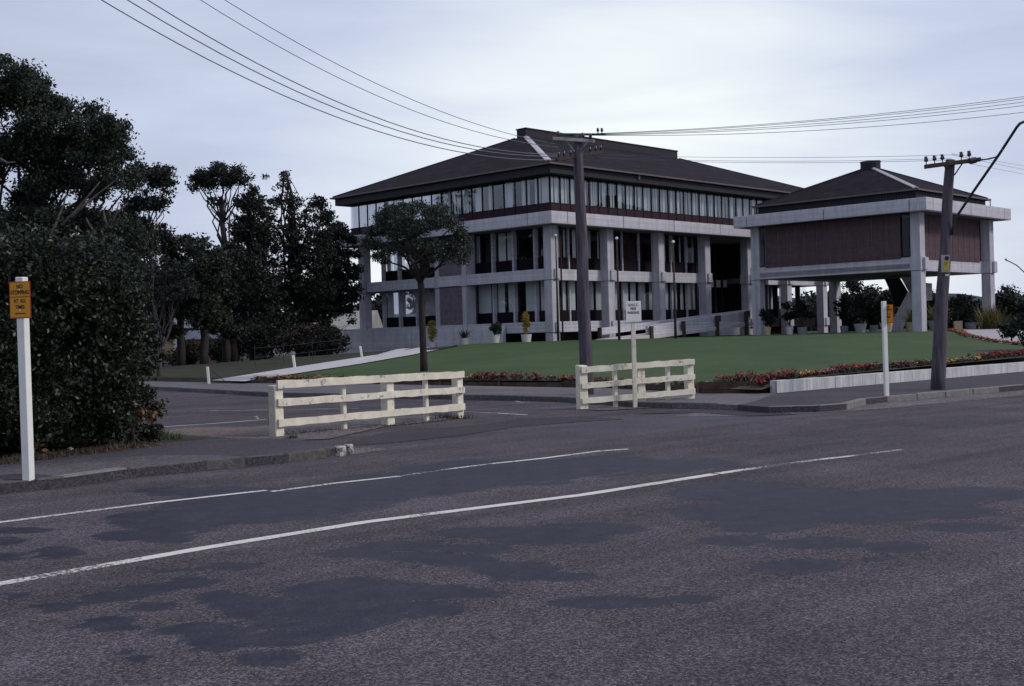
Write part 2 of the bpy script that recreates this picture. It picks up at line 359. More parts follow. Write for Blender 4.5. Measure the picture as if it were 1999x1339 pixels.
def limb(mb, p0, p1, r0, r1, wig=.12, n=5, seg=7, sag=0.):
    p0, p1 = Vector(p0), Vector(p1); Ln = (p1 - p0).length; pts = []
    for i in range(n + 1):
        u = i / n; q = p0.lerp(p1, u)
        if 0 < i < n: q = q + Vector((random.uniform(-1, 1), random.uniform(-1, 1), random.uniform(-.6, .6))) * wig * Ln * .35
        q.z += sag * math.sin(u * math.pi) * Ln
        pts.append(q)
    mb.tube(pts, [r0 + (r1 - r0) * i / n for i in range(n + 1)], seg)
    return pts
def tree(name, label, cat, base, height, blobs, n, leafs, m, size, trunk_r=.25, lfrom=.35, trunk_to=None, group=None, seed=1, clump=.4, bark=None, limbs=True, per=26, lean=(0, 0), extra=None):
    """blobs are relative to base; n leaves"""
    base = Vector(base); root = empty(name, base); tag(root, label, cat, group)
    random.seed(seed); mb = MB(); top = Vector((lean[0], lean[1], trunk_to or height * .7))
    pts = limb(mb, (0, 0, -.3), top, trunk_r, trunk_r * .45, .05, 6, 9)
    if limbs:
        for b in blobs[:16]:
            u = random.uniform(lfrom, .98); st = pts[min(len(pts) - 1, max(1, int(u * (len(pts) - 1))))]
            limb(mb, st, (b[0], b[1], b[2]), trunk_r * .22, trunk_r * .05, .22, 5, 5)
    if extra: extra(mb, pts)
    mb.build('trunk', bark or M['bark'], root, smooth=True, fix=False)
    leaves('crown', m, blobs, n, size, root, seed, clump, per)
    return root
def rblobs(cx, cy, cz, rx, ry, rz, n, br, seed, flat=.7):
    r = random.Random(seed); out = []
    for i in range(n):
        while True:
            x, y, z = r.uniform(-1, 1), r.uniform(-1, 1), r.uniform(-1, 1)
            if x * x + y * y + z * z < 1: break
        k = br * r.uniform(.6, 1.25); out.append((cx + x * rx, cy + y * ry, cz + z * rz, k, k, k * flat))
    return out

# ------------------------------------------------------------------ road sheet
def road():
    xs = np.concatenate([np.array([-120, -80, -50, -30, -20, -14]), np.arange(-10, 16.01, .13), np.array([20, 28, 40, 60, 90, 140, 200.])])
    ys = np.concatenate([np.array([-60, -30, -10, 0, 2.5]), np.arange(3.5, 34, .13), np.array([36, 40, 50, 70, 100, 150.])])
    X, Y = np.meshgrid(xs, ys); n = X.size
    d = np.stack([X.ravel(), Y.ravel(), np.full(n, -EYE)], 1)
    dz = d @ CF; ok = dz > 1; dzs = np.where(ok, dz, 1)
    px = 999.5 + FPX * (d @ CR) / dzs; py = 669.5 - FPX * (d @ CU) / dzs
    E_ = [(116,1078,55,13),(12,1056,38,9),(15,1087,45,10),(31,1035,80,7),(330,1015,130,25),(500,992,200,30),(640,975,150,30),(330,1052,55,9),(250,1045,75,12),(430,960,180,10),
     (35,1163,42,7),(108,1184,50,10),(210,1167,58,11),(295,1150,62,11),(372,1136,56,11),(295,1184,47,10),(205,1215,55,13),(235,1225,40,8),(427,1165,48,13),(337,1115,42,5),(450,1105,62,8),
     (485,1185,78,22),(580,1200,115,32),(388,1231,92,16),(419,1256,62,18),(700,1160,120,24),(263,1283,45,14),(523,1285,75,17),(560,1245,95,16),(650,1225,90,18),
     (800,945,160,26),(950,925,190,28),(1100,915,170,20),(1200,905,110,15),(1290,918,85,8),(700,960,120,20),
     (700,1080,75,11),(800,1087,90,11),(900,1096,85,12),(1000,1109,95,14),(1090,1125,85,10),(790,1065,95,9),(930,1072,85,8),(950,1040,110,12),(1080,1050,125,15),(1150,1033,120,12),
     (700,1150,170,22),(850,1158,140,14),(960,1160,60,6),(680,1190,150,30),(860,1190,65,12),(990,1130,38,7),(1180,1175,120,13),(1345,1168,52,9),
     (1450,960,150,22),(1600,980,200,28),(1750,975,180,22),(1900,965,110,15),(1400,1000,100,18),(1500,1025,120,16),(1430,1055,75,10),(1560,1105,98,14),(1590,1060,100,13),(1750,1068,75,12),(1720,1093,42,5),(1880,1030,110,9),(1340,905,120,9),(1650,1010,150,12),(1850,1000,130,12)]
    A = np.zeros(n)
    for (cx, cy, rx, ry) in E_:
        q = 1 - np.sqrt(((px - cx) / rx) ** 2 + ((py - cy) / (ry * 1.05)) ** 2)
        A = np.maximum(A, np.clip(q * 1.3 + .42, 0, 1))
    A[~ok] = 0
    # smooth, slightly bluish wheel lane on the far carriageway, gravelly verges near kerbs
    w = np.zeros(n)
    dl = ((X.ravel() - 3.75) * .669 - (Y.ravel() - 14.69) * .743)      # distance from the centre line
    w = np.clip(1 - np.abs(dl + 5.6) / 1.6, 0, 1) * np.clip((X.ravel() + 1) / 5, 0, 1)
    me = bpy.data.meshes.new('road'); idx = np.arange(n).reshape(Y.shape)
    q = np.stack([idx[:-1, :-1], idx[:-1, 1:], idx[1:, 1:], idx[1:, :-1]], -1).reshape(-1, 4)
    me.vertices.add(n); me.vertices.foreach_set('co', np.stack([X.ravel(), Y.ravel(), np.zeros(n)], 1).ravel())
    me.loops.add(q.size); me.loops.foreach_set('vertex_index', q.ravel()); me.polygons.add(len(q))
    me.polygons.foreach_set('loop_start', np.arange(0, q.size, 4)); me.polygons.foreach_set('loop_total', np.full(len(q), 4)); me.update(calc_edges=True)
    for nm, arr in (('bleed', A), ('lane', w)):
        at = me.attributes.new(nm, 'FLOAT', 'POINT'); at.data.foreach_set('value', arr)
    m, nt, b, N, L, mu, bp, tc = speckle('chip_seal_road', (.024, .020, .025), (.066, .056, .068), (.165, .146, .166), .0105, .92, .28, .5, .005)
    mpr = N.new('ShaderNodeMapping'); mpr.vector_type = 'POINT'; mpr.inputs['Rotation'].default_value = (0, 0, -R_(41.5)); L.new(tc.outputs['Object'], mpr.inputs[0])
    mp2 = N.new('ShaderNodeMapping'); mp2.inputs['Scale'].default_value = (.10, 1.5, 1); L.new(mpr.outputs[0], mp2.inputs[0])
    nst = N.new('ShaderNodeTexNoise'); nst.inputs['Scale'].default_value = 1.; nst.inputs['Detail'].default_value = 7; nst.inputs['Roughness'].default_value = .6; L.new(mp2.outputs[0], nst.inputs['Vector'])
    rst = N.new('ShaderNodeMapRange'); rst.inputs['From Min'].default_value = .35; rst.inputs['From Max'].default_value = .65; rst.inputs['To Min'].default_value = .76; rst.inputs['To Max'].default_value = 1.22; L.new(nst.outputs['Fac'], rst.inputs['Value'])
    mst = N.new('ShaderNodeMixRGB'); mst.blend_type = 'MULTIPLY'; mst.inputs['Fac'].default_value = 1; L.new(mu.outputs[0], mst.inputs['Color1']); L.new(rst.outputs[0], mst.inputs['Color2']); mu = mst
    at = N.new('ShaderNodeAttribute'); at.attribute_name = 'bleed'
    mp3 = N.new('ShaderNodeMapping'); mp3.inputs['Scale'].default_value = (.55, 1.6, 1); L.new(mpr.outputs[0], mp3.inputs[0])
    no = N.new('ShaderNodeTexNoise'); no.inputs['Scale'].default_value = 1.9; no.inputs['Detail'].default_value = 11; no.inputs['Roughness'].default_value = .74; L.new(mp3.outputs[0], no.inputs['Vector'])
    ad = N.new('ShaderNodeMath'); ad.operation = 'MULTIPLY_ADD'; L.new(no.outputs['Fac'], ad.inputs[0]); ad.inputs[1].default_value = 2.2; ad.inputs[2].default_value = -1.1
    a2 = N.new('ShaderNodeMath'); L.new(ad.outputs[0], a2.inputs[0]); L.new(at.outputs['Fac'], a2.inputs[1])
    mr = N.new('ShaderNodeMapRange'); mr.inputs['From Min'].default_value = .40; mr.inputs['From Max'].default_value = .60; L.new(a2.outputs[0], mr.inputs['Value'])
    ml = N.new('ShaderNodeAttribute'); ml.attribute_name = 'lane'
    mxl = N.new('ShaderNodeMixRGB'); mfl = N.new('ShaderNodeMath'); mfl.operation = 'MULTIPLY'; L.new(ml.outputs['Fac'], mfl.inputs[0]); mfl.inputs[1].default_value = .6; L.new(mfl.outputs[0], mxl.inputs['Fac']); L.new(mu.outputs[0], mxl.inputs['Color1']); mxl.inputs['Color2'].default_value = (.105, .10, .135, 1)
    mx = N.new('ShaderNodeMixRGB'); mf = N.new('ShaderNodeMath'); mf.operation = 'MULTIPLY'; L.new(mr.outputs[0], mf.inputs[0]); mf.inputs[1].default_value = .9; n5 = N.new('ShaderNodeTexNoise'); n5.inputs['Scale'].default_value = 4.5; n5.inputs['Detail'].default_value = 8; n5.inputs['Roughness'].default_value = .7; L.new(tc.outputs['Object'], n5.inputs['Vector']); r5 = N.new('ShaderNodeMapRange'); r5.inputs['From Min'].default_value = .34; r5.inputs['From Max'].default_value = .60; r5.inputs['To Min'].default_value = .97; r5.inputs['To Max'].default_value = .70; L.new(n5.outputs['Fac'], r5.inputs['Value']); L.new(r5.outputs[0], mf.inputs[1]); L.new(mf.outputs[0], mx.inputs['Fac']); L.new(mxl.outputs[0], mx.inputs['Color1']); mx.inputs['Color2'].default_value = (.010, .011, .027, 1); b.inputs['Specular IOR Level'].default_value = .16
    L.new(mx.outputs[0], b.inputs['Base Color'])
    rr = N.new('ShaderNodeMapRange'); rr.inputs['To Min'].default_value = .88; rr.inputs['To Max'].default_value = .60; L.new(mr.outputs[0], rr.inputs['Value']); L.new(rr.outputs[0], b.inputs['Roughness'])
    bs = N.new('ShaderNodeMapRange'); bs.inputs['To Min'].default_value = .9; bs.inputs['To Max'].default_value = .15; L.new(mr.outputs[0], bs.inputs['Value']); L.new(bs.outputs[0], bp.inputs['Strength'])
    me.materials.append(m); o = bpy.data.objects.new('road', me); COL.objects.link(o); tag(o, kind='structure')
road()

# terrain in lot coordinates
def grid_mesh(name, as_, bs_, hf, m, parent=None):
    mb = MB(); nA, nB = len(as_), len(bs_)
    for b in bs_:
        for a in as_:
            p = w2(a, b); mb.v.append((p[0], p[1], hf(a, b)))
    for j in range(nB - 1):
        for i in range(nA - 1): mb.face([j * nA + i, j * nA + i + 1, (j + 1) * nA + i + 1, (j + 1) * nA + i])
    return mb.build(name, m, parent, smooth=True, fix=False)
def in_lot(a, b): return a > .9 and b > -1.75
def ground_h(a, b):
    if a > 2.6 and b > -1.3: return (lawn_h(a, b) - .02) if (a < 200 and b < 200) else .6
    if a > -1 and b > -1.3: return .05
    if a < -12.6 and b > -1.4: return .07
    return -.35
gm = mat('rough_grass_ground', (.018, .022, .012), .95, var=.3, scale=.8, bump=.6, bscale=9, col2=(.040, .036, .024))
a_s = sorted(set([-900, -400, -200, -100, -60, -40, -25, -12.9, -12.61, -12.59, -1.01, -.99, 2.58, 2.61] + list(np.arange(3.0, 60, 1.2)) + list(np.arange(62, 130, 8)) + [150, 200, 300, 500, 900, 2500]))
b_s = sorted(set([-900, -300, -100, -30, -10, -1.31, -1.29] + list(np.arange(-1.1, 62, 1.2)) + list(np.arange(64, 130, 8)) + [150, 200, 300, 500, 900, 2500]))
g = grid_mesh('ground', a_s, b_s, ground_h, gm); tag(g, kind='structure')
# mown lawn, a sheet a few mm above the ground, bounded by bed, path and forecourt
lm, nt, b_, N, L = newmat('mown_lawn')
tc = N.new('ShaderNodeTexCoord'); no = N.new('ShaderNodeTexNoise'); no.inputs['Scale'].default_value = .35; no.inputs['Detail'].default_value = 9; no.inputs['Roughness'].default_value = .7; L.new(tc.outputs['Object'], no.inputs['Vector'])
n2 = N.new('ShaderNodeTexNoise'); n2.inputs['Scale'].default_value = 9; n2.inputs['Detail'].default_value = 4; L.new(tc.outputs['Object'], n2.inputs['Vector'])
cr = N.new('ShaderNodeValToRGB'); e = cr.color_ramp.elements; e[0].position = .3; e[0].color = (.034, .062, .025, 1); e[1].position = .7; e[1].color = (.054, .090, .034, 1)
ad = N.new('ShaderNodeMath'); ad.operation = 'MULTIPLY_ADD'; L.new(n2.outputs['Fac'], ad.inputs[0]); ad.inputs[1].default_value = .45; sb = N.new('ShaderNodeMath'); sb.operation = 'SUBTRACT'; L.new(no.outputs['Fac'], sb.inputs[0]); sb.inputs[1].default_value = .22; L.new(sb.outputs[0], ad.inputs[2]); L.new(ad.outputs[0], cr.inputs['Fac'])
n4 = N.new('ShaderNodeTexNoise'); n4.inputs['Scale'].default_value = .16; n4.inputs['Detail'].default_value = 10; n4.inputs['Roughness'].default_value = .75; n4.inputs['Distortion'].default_value = .6; L.new(tc.outputs['Object'], n4.inputs['Vector'])
r4 = N.new('ShaderNodeMapRange'); r4.inputs['From Min'].default_value = .50; r4.inputs['From Max'].default_value = .68; r4.inputs['To Max'].default_value = .65; L.new(n4.outputs['Fac'], r4.inputs['Value'])
x4 = N.new('ShaderNodeMixRGB'); L.new(r4.outputs[0], x4.inputs['Fac']); L.new(cr.outputs[0], x4.inputs['Color1']); x4.inputs['Color2'].default_value = (.088, .098, .050, 1)
L.new(x4.outputs[0], b_.inputs['Base Color']); b_.inputs['Roughness'].default_value = .9; b_.inputs['Specular IOR Level'].default_value = .2
bp = N.new('ShaderNodeBump'); bp.inputs['Strength'].default_value = .8; bp.inputs['Distance'].default_value = .04; L.new(n2.outputs['Fac'], bp.inputs['Height']); L.new(bp.outputs[0], b_.inputs['Normal'])

def drape(name, rows, m, dz=.02, kind='structure', thick=0., sub=4):
    """a strip draped on the terrain between two polylines given as world xy points"""
    A, B = rows; mb = MB(); n = len(A)
    for i in range(n):
        for k in range(sub + 1):
            u = k / sub; x = A[i][0] * (1 - u) + B[i][0] * u; y = A[i][1] * (1 - u) + B[i][1] * u
            mb.v.append((x, y, terr(x, y) + dz))
    for i in range(n - 1):
        for k in range(sub): q = i * (sub + 1) + k; mb.face([q, q + 1, q + sub + 2, q + sub + 1])
    o = mb.build(name, m, smooth=True, fix=False); tag(o, kind=kind); return o
def densify(pts, n):
    P = np.array([[p[0], p[1]] for p in pts], float); d_ = np.concatenate([[0], np.cumsum(np.linalg.norm(np.diff(P, axis=0), axis=1))])
    t = np.linspace(0, d_[-1], n); return np.stack([np.interp(t, d_, P[:, 0]), np.interp(t, d_, P[:, 1])], 1)
def make_lawn():
    bp_ = [ab(*pxy(x, y)) for x, y in ((1515, 765), (1362, 766), (1100, 752), (480, 747.5))]
    bb = [q[1] for q in bp_]; aa = [q[0] for q in bp_]
    pl_ = [ab(*hit(*p)[:2]) for p in ((478, 746), (600, 727), (700, 712), (800, 694.5), (892, 676.5))] + [(34, 46), (80, 46)]
    pa_ = [q[0] for q in pl_]; pb_ = [q[1] - .15 for q in pl_]
    mb = MB(); nb = 60; na = 70; bs = np.linspace(0, 1, nb)
    for ub in bs:
        for i in range(na):
            u = i / (na - 1); b = -1.25 + 25 * ub; a0 = float(np.interp(b, bb, aa)) + .75; a = a0 + (60 - a0) * u ** 1.3; b = -1.25 + (float(np.interp(a, pa_, pb_)) + 1.25) * ub; p = w2(a, b); mb.v.append((p[0], p[1], lawn_h(a, b) + .012))
    for j in range(nb - 1):
        for i in range(na - 1): mb.face([j * na + i, j * na + i + 1, (j + 1) * na + i + 1, (j + 1) * na + i])
    o = mb.build('lawn', lm, smooth=True, fix=False); tag(o, kind='structure')
make_lawn()
# path climbing beside the blockwork wall
up = densify([hit(*p) for p in ((412, 744), (520, 727), (640, 708), (760, 690), (868, 675.5))], 40)
lo = densify([hit(*p) for p in ((478, 746), (600, 727), (700, 712), (800, 694.5), (892, 676.5))], 40)
drape('path', (up, lo), M['path'], .035)
# rough grass to the left of the path
# forecourt at the right
fa = densify([hit(*p) for p in ((1846, 646), (1880, 658), (1935, 668), (2005, 676), (2090, 690))], 24)
fb = densify([w2(58, 22), w2(58, 14), w2(57, 5), w2(56, -1.6)], 24)
drape('forecourt', (fa, fb), M['paving'], .03, sub=10)

# ------------------------------------------------------------------ pavements and kerbs
asph = speckle('footpath_asphalt', (.028, .024, .031), (.052, .045, .057), (.08, .07, .09), .02, .9, .22, .4)[0]
asphl = speckle('worn_pale_footpath', (.07, .062, .07), (.115, .104, .118), (.165, .15, .17), .025, .9, .25, .4)[0]
darkpatch = speckle('fresh_asphalt_patch', (.022, .019, .025), (.036, .031, .04), (.055, .048, .06), .02, .9, .2, .3)[0]
gravel = speckle('loose_gravel_verge', (.045, .038, .04), (.11, .095, .10), (.21, .18, .19), .03, .95, .3, .8)[0]
dirt = speckle('reddish_dirt_gravel', (.06, .045, .045), (.12, .092, .09), (.19, .15, .15), .03, .95, .3, .8)[0]
def slab(name, poly, m, z=.12): o = MB().prism(poly, -.2, z).build(name, m); tag(o, kind='structure'); return o
kb = [pxy(1440, 790), pxy(1500, 794.5), pxy(1600, 792), pxy(1652, 788), pxy(1690, 778.5), pxy(1731, 774.5), pxy(1999, 751.5)]
dirv = np.array([kb[6][0] - kb[5][0], kb[6][1] - kb[5][1]]); dirv /= np.linalg.norm(dirv)
kb.append((kb[6][0] + dirv[0] * 90, kb[6][1] + dirv[1] * 90))
bwd = np.array([15.33 - 6.07, 35.79 - 27.47]); bwd /= np.linalg.norm(bwd)
BW0 = np.array(pxy(1517, 767)); BW1 = BW0 + bwd * 75
cornerL = pxy(1375, 768)
slab('pavement', [kb[0]] + kb[1:] + [tuple(BW1), tuple(BW0), pxy(1474, 783)], asph)
s0 = w2(-1.55, 62); fkerb = [pxy(1440, 790), pxy(1400, 788), pxy(1230, 784.5), pxy(1090, 774.5), pxy(900, 771), pxy(700, 769), pxy(520, 766), pxy(310, 755), tuple(s0)]
s1 = w2(1.6, 62)
slab('footpath', fkerb + [tuple(s1), tuple(w2(1.5, 24)), tuple(w2(1.9, 12)), tuple(w2(1.55, 3)), cornerL, pxy(1515, 766.5), pxy(1474, 783)], asphl, .116)
def kerbline(name, pts, m, w=.14, z=.128, z0=-.1):
    mb = MB(); P = np.array(pts, float)
    for i in range(len(P) - 1):
        d_ = P[i + 1] - P[i]; l = np.linalg.norm(d_); d_ = d_ / l; nn = np.array([-d_[1], d_[0]]) * w; k = max(1, int(l / .9))
        for j in range(k):
            a = P[i] + d_ * (l * j / k + .006); b = P[i] + d_ * (l * (j + 1) / k - .006); dz = random.uniform(-.008, .006); sh = nn / w * random.uniform(-.012, .012)
            mb.hexa([(*(a + sh), z0), (*(b + sh), z0), (*(b + nn + sh), z0), (*(a + nn + sh), z0), (*(a + sh), z + dz), (*(b + sh), z + dz), (*(b + nn + sh), z + dz), (*(a + nn + sh), z + dz)])
    o = mb.build(name, m, bevel=.02); tag(o, kind='structure'); return o
random.seed(3)
kerbline('kerb', [kb[i] for i in range(1, 8)], M['kerb'], z=.135)
kerbline('kerb', fkerb[1:], M['kerbd'], w=-.12)
# near-left footpath
LK = [(-13., 8.4), (-8.6, 11.9), pxy(0, 944), pxy(70, 937), pxy(125, 932), pxy(250, 915), pxy(400, 900), pxy(480, 893), pxy(560, 886), pxy(640, 876), pxy(672, 871), pxy(690, 867)]
LB = [pxy(560, 858, .1), pxy(420, 858, .1), pxy(300, 868, .1), pxy(150, 884, .1), pxy(0, 905, .1), (-14, 12.0), (-17, 9.5), (-17, 5)]
slab('pavement', LK + LB, asph, .115)
LI = [pxy(0, 915, .12), pxy(150, 896, .12), pxy(300, 887, .12), pxy(430, 881, .12), pxy(560, 873, .12), pxy(640, 870, .12)]
def sheet(name, poly, m, z): o = MB().quad([(p[0], p[1], z) for p in poly]).build(name, m, fix=False); tag(o, kind='structure'); return o
st = speckle('worn_pale_footpath_edge', (.045, .04, .047), (.088, .08, .09), (.14, .125, .145), .025, .9, .4, .4)[0]
sheet('footpath_strip', [pxy(0, 913), pxy(150, 895), pxy(300, 889), pxy(400, 888), pxy(480, 891), pxy(400, 899), pxy(250, 914), pxy(125, 931), pxy(0, 942)], st, .119)
kerbline('kerb', LK[2:5], M['kerbd'], w=.12, z=.13)
kerbline('kerb', LK[5:], M['kerbd'], w=.12, z=.13)
_pm = mat('flaking_white_kerb_paint', (.42, .40, .37), .7, var=.2, scale=9, spots=((.10, .09, .09), 14, .50))
for _q0, _q1 in (((665, 872.5), (676, 870.5)), ((684, 868.6), (690, 867.2))):
    _a = np.array(pxy(*_q0, .13)); _b = np.array(pxy(*_q1, .13)); _d = _b - _a; _nn = np.array([-_d[1], _d[0]]) / np.linalg.norm(_d)
    _mb = MB(); _f = _a - _nn * .008; _g = _b - _nn * .008; _e = _b + _nn * .125; _h = _a + _nn * .125
    _mb.hexa([(*_f, -.05), (*_g, -.05), (*_e, -.05), (*_h, -.05), (*_f, .137), (*_g, .137), (*_e, .137), (*_h, .137)]); tag(_mb.build('painted_kerb_end', _pm, bevel=.02), kind='structure')
# kerb-side stormwater inlet
def inlet():
    root = empty('drain_inlet', (*LK[4], 0)); tag(root, 'long dark stormwater inlet slot under a concrete lintel in the near left kerb', 'drain')
    a, b = np.array(LK[4]), np.array(LK[5]); d_ = (b - a); l = np.linalg.norm(d_); d_ /= l; nn = np.array([-d_[1], d_[0]]); o0 = np.array([a[0], a[1]])
    def mp_(u, dd, z): q = d_ * u + nn * dd; return (q[0], q[1], z)
    MB(mp_).box(.0, l - .0, .0, .2, .085, .134).build('lintel', M['kerb'], root, bevel=.012)
    MB(mp_).box(.0, .22, .01, .2, -.1, .084).box(l - .35, l, .01, .2, -.1, .084).build('end_block', M['kerb'], root)
    MB(mp_).box(.22, l - .35, .16, .2, -.1, .084).build('slot', M['black'], root)
inlet()
# fresh asphalt lens round the sign post, patch in front of the fences, gravel verges
def blob_poly(cx, cy, rx, ry, n=28, j=.12, seed=1):
    r = random.Random(seed); out = []; ph = [r.uniform(0, 6.3) for _ in range(3)]
    for i in range(n):
        a = 2 * math.pi * i / n; k = 1 + j * (math.sin(2 * a + ph[0]) * .5 + math.sin(3 * a + ph[1]) * .35 + math.sin(5 * a + ph[2]) * .3)
        out.append((cx + rx * k * math.cos(a), cy + ry * k * math.sin(a)))
    return out
sheet('asphalt_patch', [pxy(x, y) for x, y in blob_poly(48, 931, 48, 6.5, seed=4)], darkpatch, .123)
sheet('asphalt_patch', [pxy(x, y) for x, y in ((640, 858), (760, 850), (900, 836), (1010, 820), (1130, 811), (1220, 806), (1130, 801), (1010, 806), (930, 817), (870, 822), (800, 824), (745, 832), (700, 842), (660, 852))], darkpatch, .006)
sheet('asphalt_patch', [pxy(x, y) for x, y in ((1240, 797), (1360, 794), (1460, 800), (1560, 797), (1480, 792), (1400, 788.5), (1300, 791))], darkpatch, .010)
sheet('gravel_verge', [pxy(x, y, 0) for x, y in ((300, 868), (520, 862), (640, 858), (700, 845), (760, 832), (860, 822), (905, 815), (820, 812), (640, 822), (520, 832), (420, 838), (300, 842))], gravel, .012)
sheet('dirt_verge', [pxy(x, y, 0) for x, y in ((296, 869), (400, 866), (470, 860), (520, 850), (500, 838), (420, 834), (340, 838), (290, 846))], dirt, .016)
sheet('gravel_verge', [pxy(x, y, 0) for x, y in ((1130, 800), (1180, 802), (1290, 796), (1365, 789), (1350, 784), (1240, 789), (1140, 793))], gravel, .014)
sheet('gravel_verge', [pxy(x, y, 0) for x, y in ((1500, 797), (1660, 789), (1740, 779), (2100, 749), (2100, 762), (1740, 797), (1600, 806), (1450, 813), (1300, 814), (1380, 803))], gravel, .005)
sheet('gravel_verge', [pxy(x, y, 0) for x, y in ((-40, 956), (120, 941), (300, 921), (480, 903), (640, 884), (720, 873), (760, 878), (640, 894), (450, 914), (250, 934), (60, 953), (-40, 966))], gravel, .005)

# ------------------------------------------------------------------ road markings
def paint(name, wear):
    m, nt, b, N, L = newmat(name); tc = N.new('ShaderNodeTexCoord')
    no = N.new('ShaderNodeTexNoise'); no.inputs['Scale'].default_value = 28; no.inputs['Detail'].default_value = 6; no.inputs['Roughness'].default_value = .75; L.new(tc.outputs['Object'], no.inputs['Vector'])
    n2 = N.new('ShaderNodeTexNoise'); n2.inputs['Scale'].default_value = 1.1; n2.inputs['Detail'].default_value = 3; L.new(tc.outputs['Object'], n2.inputs['Vector'])
    ad = N.new('ShaderNodeMath'); ad.operation = 'MULTIPLY_ADD'; L.new(n2.outputs['Fac'], ad.inputs[0]); ad.inputs[1].default_value = .7; L.new(no.outputs['Fac'], ad.inputs[2])
    mr = N.new('ShaderNodeMapRange'); mr.inputs['From Min'].default_value = wear - .05; mr.inputs['From Max'].default_value = wear + .08; L.new(ad.outputs[0], mr.inputs['Value'])
    tr = N.new('ShaderNodeBsdfTransparent'); mx = N.new('ShaderNodeMixShader'); L.new(mr.outputs[0], mx.inputs[0]); L.new(tr.outputs[0], mx.inputs[1]); L.new(b.outputs[0], mx.inputs[2]); L.new(mx.outputs[0], N['Material Output'].inputs['Surface'])
    b.inputs['Base Color'].default_value = (.62, .59, .56, 1); b.inputs['Roughness'].default_value = .7
    return m
P1 = paint('worn_white_road_paint', .72); P2 = paint('very_worn_road_paint', .84)
def stripe(pts, width, m, z=.004, n=60):
    Q = densify([gz(*p) for p in pts], n); mb = MB()
    for i in range(n):
        d_ = Q[min(i + 1, n - 1)] - Q[max(i - 1, 0)]; d_ /= np.linalg.norm(d_); nn = np.array([-d_[1], d_[0]]) * width / 2
        j = random.uniform(.93, 1.07); a = Q[i] + nn * j; b = Q[i] - nn * j; mb.v += [(*a, z), (*b, z)]
    for i in range(n - 1): mb.face([2 * i, 2 * i + 1, 2 * i + 3, 2 * i + 2])
    o = mb.build('road_marking', m, fix=False); tag(o, kind='structure')
stripe([(-250, 1195), (0, 1140), (400, 1070), (710, 1020), (1140, 966), (1400, 925)], .14, P1, n=90)
stripe([(1395, 926), (1440, 919), (1515, 909)], .13, P2, n=20)
stripe([(1555, 903), (1620, 895), (1640, 893)], .12, P2, n=20)
stripe([(1505, 910), (1560, 902.5)], .12, P2, n=10)
stripe([(1640, 893), (1760, 878)], .10, P2, n=16)
stripe([(-200, 1050), (0, 1020), (300, 982), (520, 957.5)], .095, P1)
stripe([(530, 960), (650, 944), (780, 930)], .095, P1, n=24)
stripe([(775, 930.5), (860, 918), (960, 905.5)], .09, P2, n=24)
stripe([(955, 906), (1060, 895), (1175, 880)], .10, P1, n=20)
stripe([(1172, 880.5), (1226, 877)], .10, P1, n=8)
stripe([(280, 807), (420, 802), (700, 797)], .09, P2, n=30)
stripe([(290, 835), (400, 828), (520, 819)], .08, P1, n=20)
stripe([(880, 803), (960, 806), (1030, 810)], .08, P2, n=12)
stripe([(1005, 783), (1022, 786)], .07, P2, n=5)

# ------------------------------------------------------------------ retaining block wall + timber border
def bwall():
    mb = MB(); nn = np.array([-bwd[1], bwd[0]])
    k = int(75 / .6)
    def mp_(u, d_, z): q = bwd * u + nn * d_; return (q[0], q[1], z)
    mb.map = mp_
    for i in range(k):
        mb.box(i * .6 + .004, i * .6 + .596, 0, .2, -.05, .40 + random.uniform(-.004, .004))
    o = mb.build('block_retaining_wall', M['block'], bevel=.008); o.location = (BW0[0], BW0[1], 0)
    o.rotation_euler = (0, 0, 0)
    tag(o, 'low white concrete block retaining wall along the right footpath in front of the flower bed', 'wall')
bwall()
def border():
    a = np.array(pxy(1515, 765, .12)); b = np.array(pxy(1362, 766, .12)); c = np.array(pxy(1100, 752, .12)); d_ = np.array(pxy(480, 747.5, .12))
    mb = MB()
    for p, q, h in ((a, b, .36), (b, c, .26), (c, d_, .20)):
        t = (q - p); l = np.linalg.norm(t); t /= l; nn = np.array([t[1], -t[0]]) * .04; k = max(1, int(l / 2.4))
        for i in range(k):
            u0 = p + t * (l * i / k + .01) - a; u1 = p + t * (l * (i + 1) / k - .01) - a
            hh = h + random.uniform(-.01, .01)
            for z0, z1 in ((-.02, hh * .5 - .004), (hh * .5 + .004, hh)):
                mb.hexa([(*u0, z0), (*u1, z0), (*(u1 + nn), z0), (*(u0 + nn), z0), (*u0, z1), (*u1, z1), (*(u1 + nn), z1), (*(u0 + nn), z1)])
            mb.box(u0[0] - .03, u0[0] + .03, u0[1] - .1, u0[1] - .04, -.02, hh + .03)
    o = mb.build('timber_border', M['border']); o.location = (a[0], a[1], 0)
    tag(o, 'low brown timber board edging along the front of the flower bed', 'garden edging')
border()
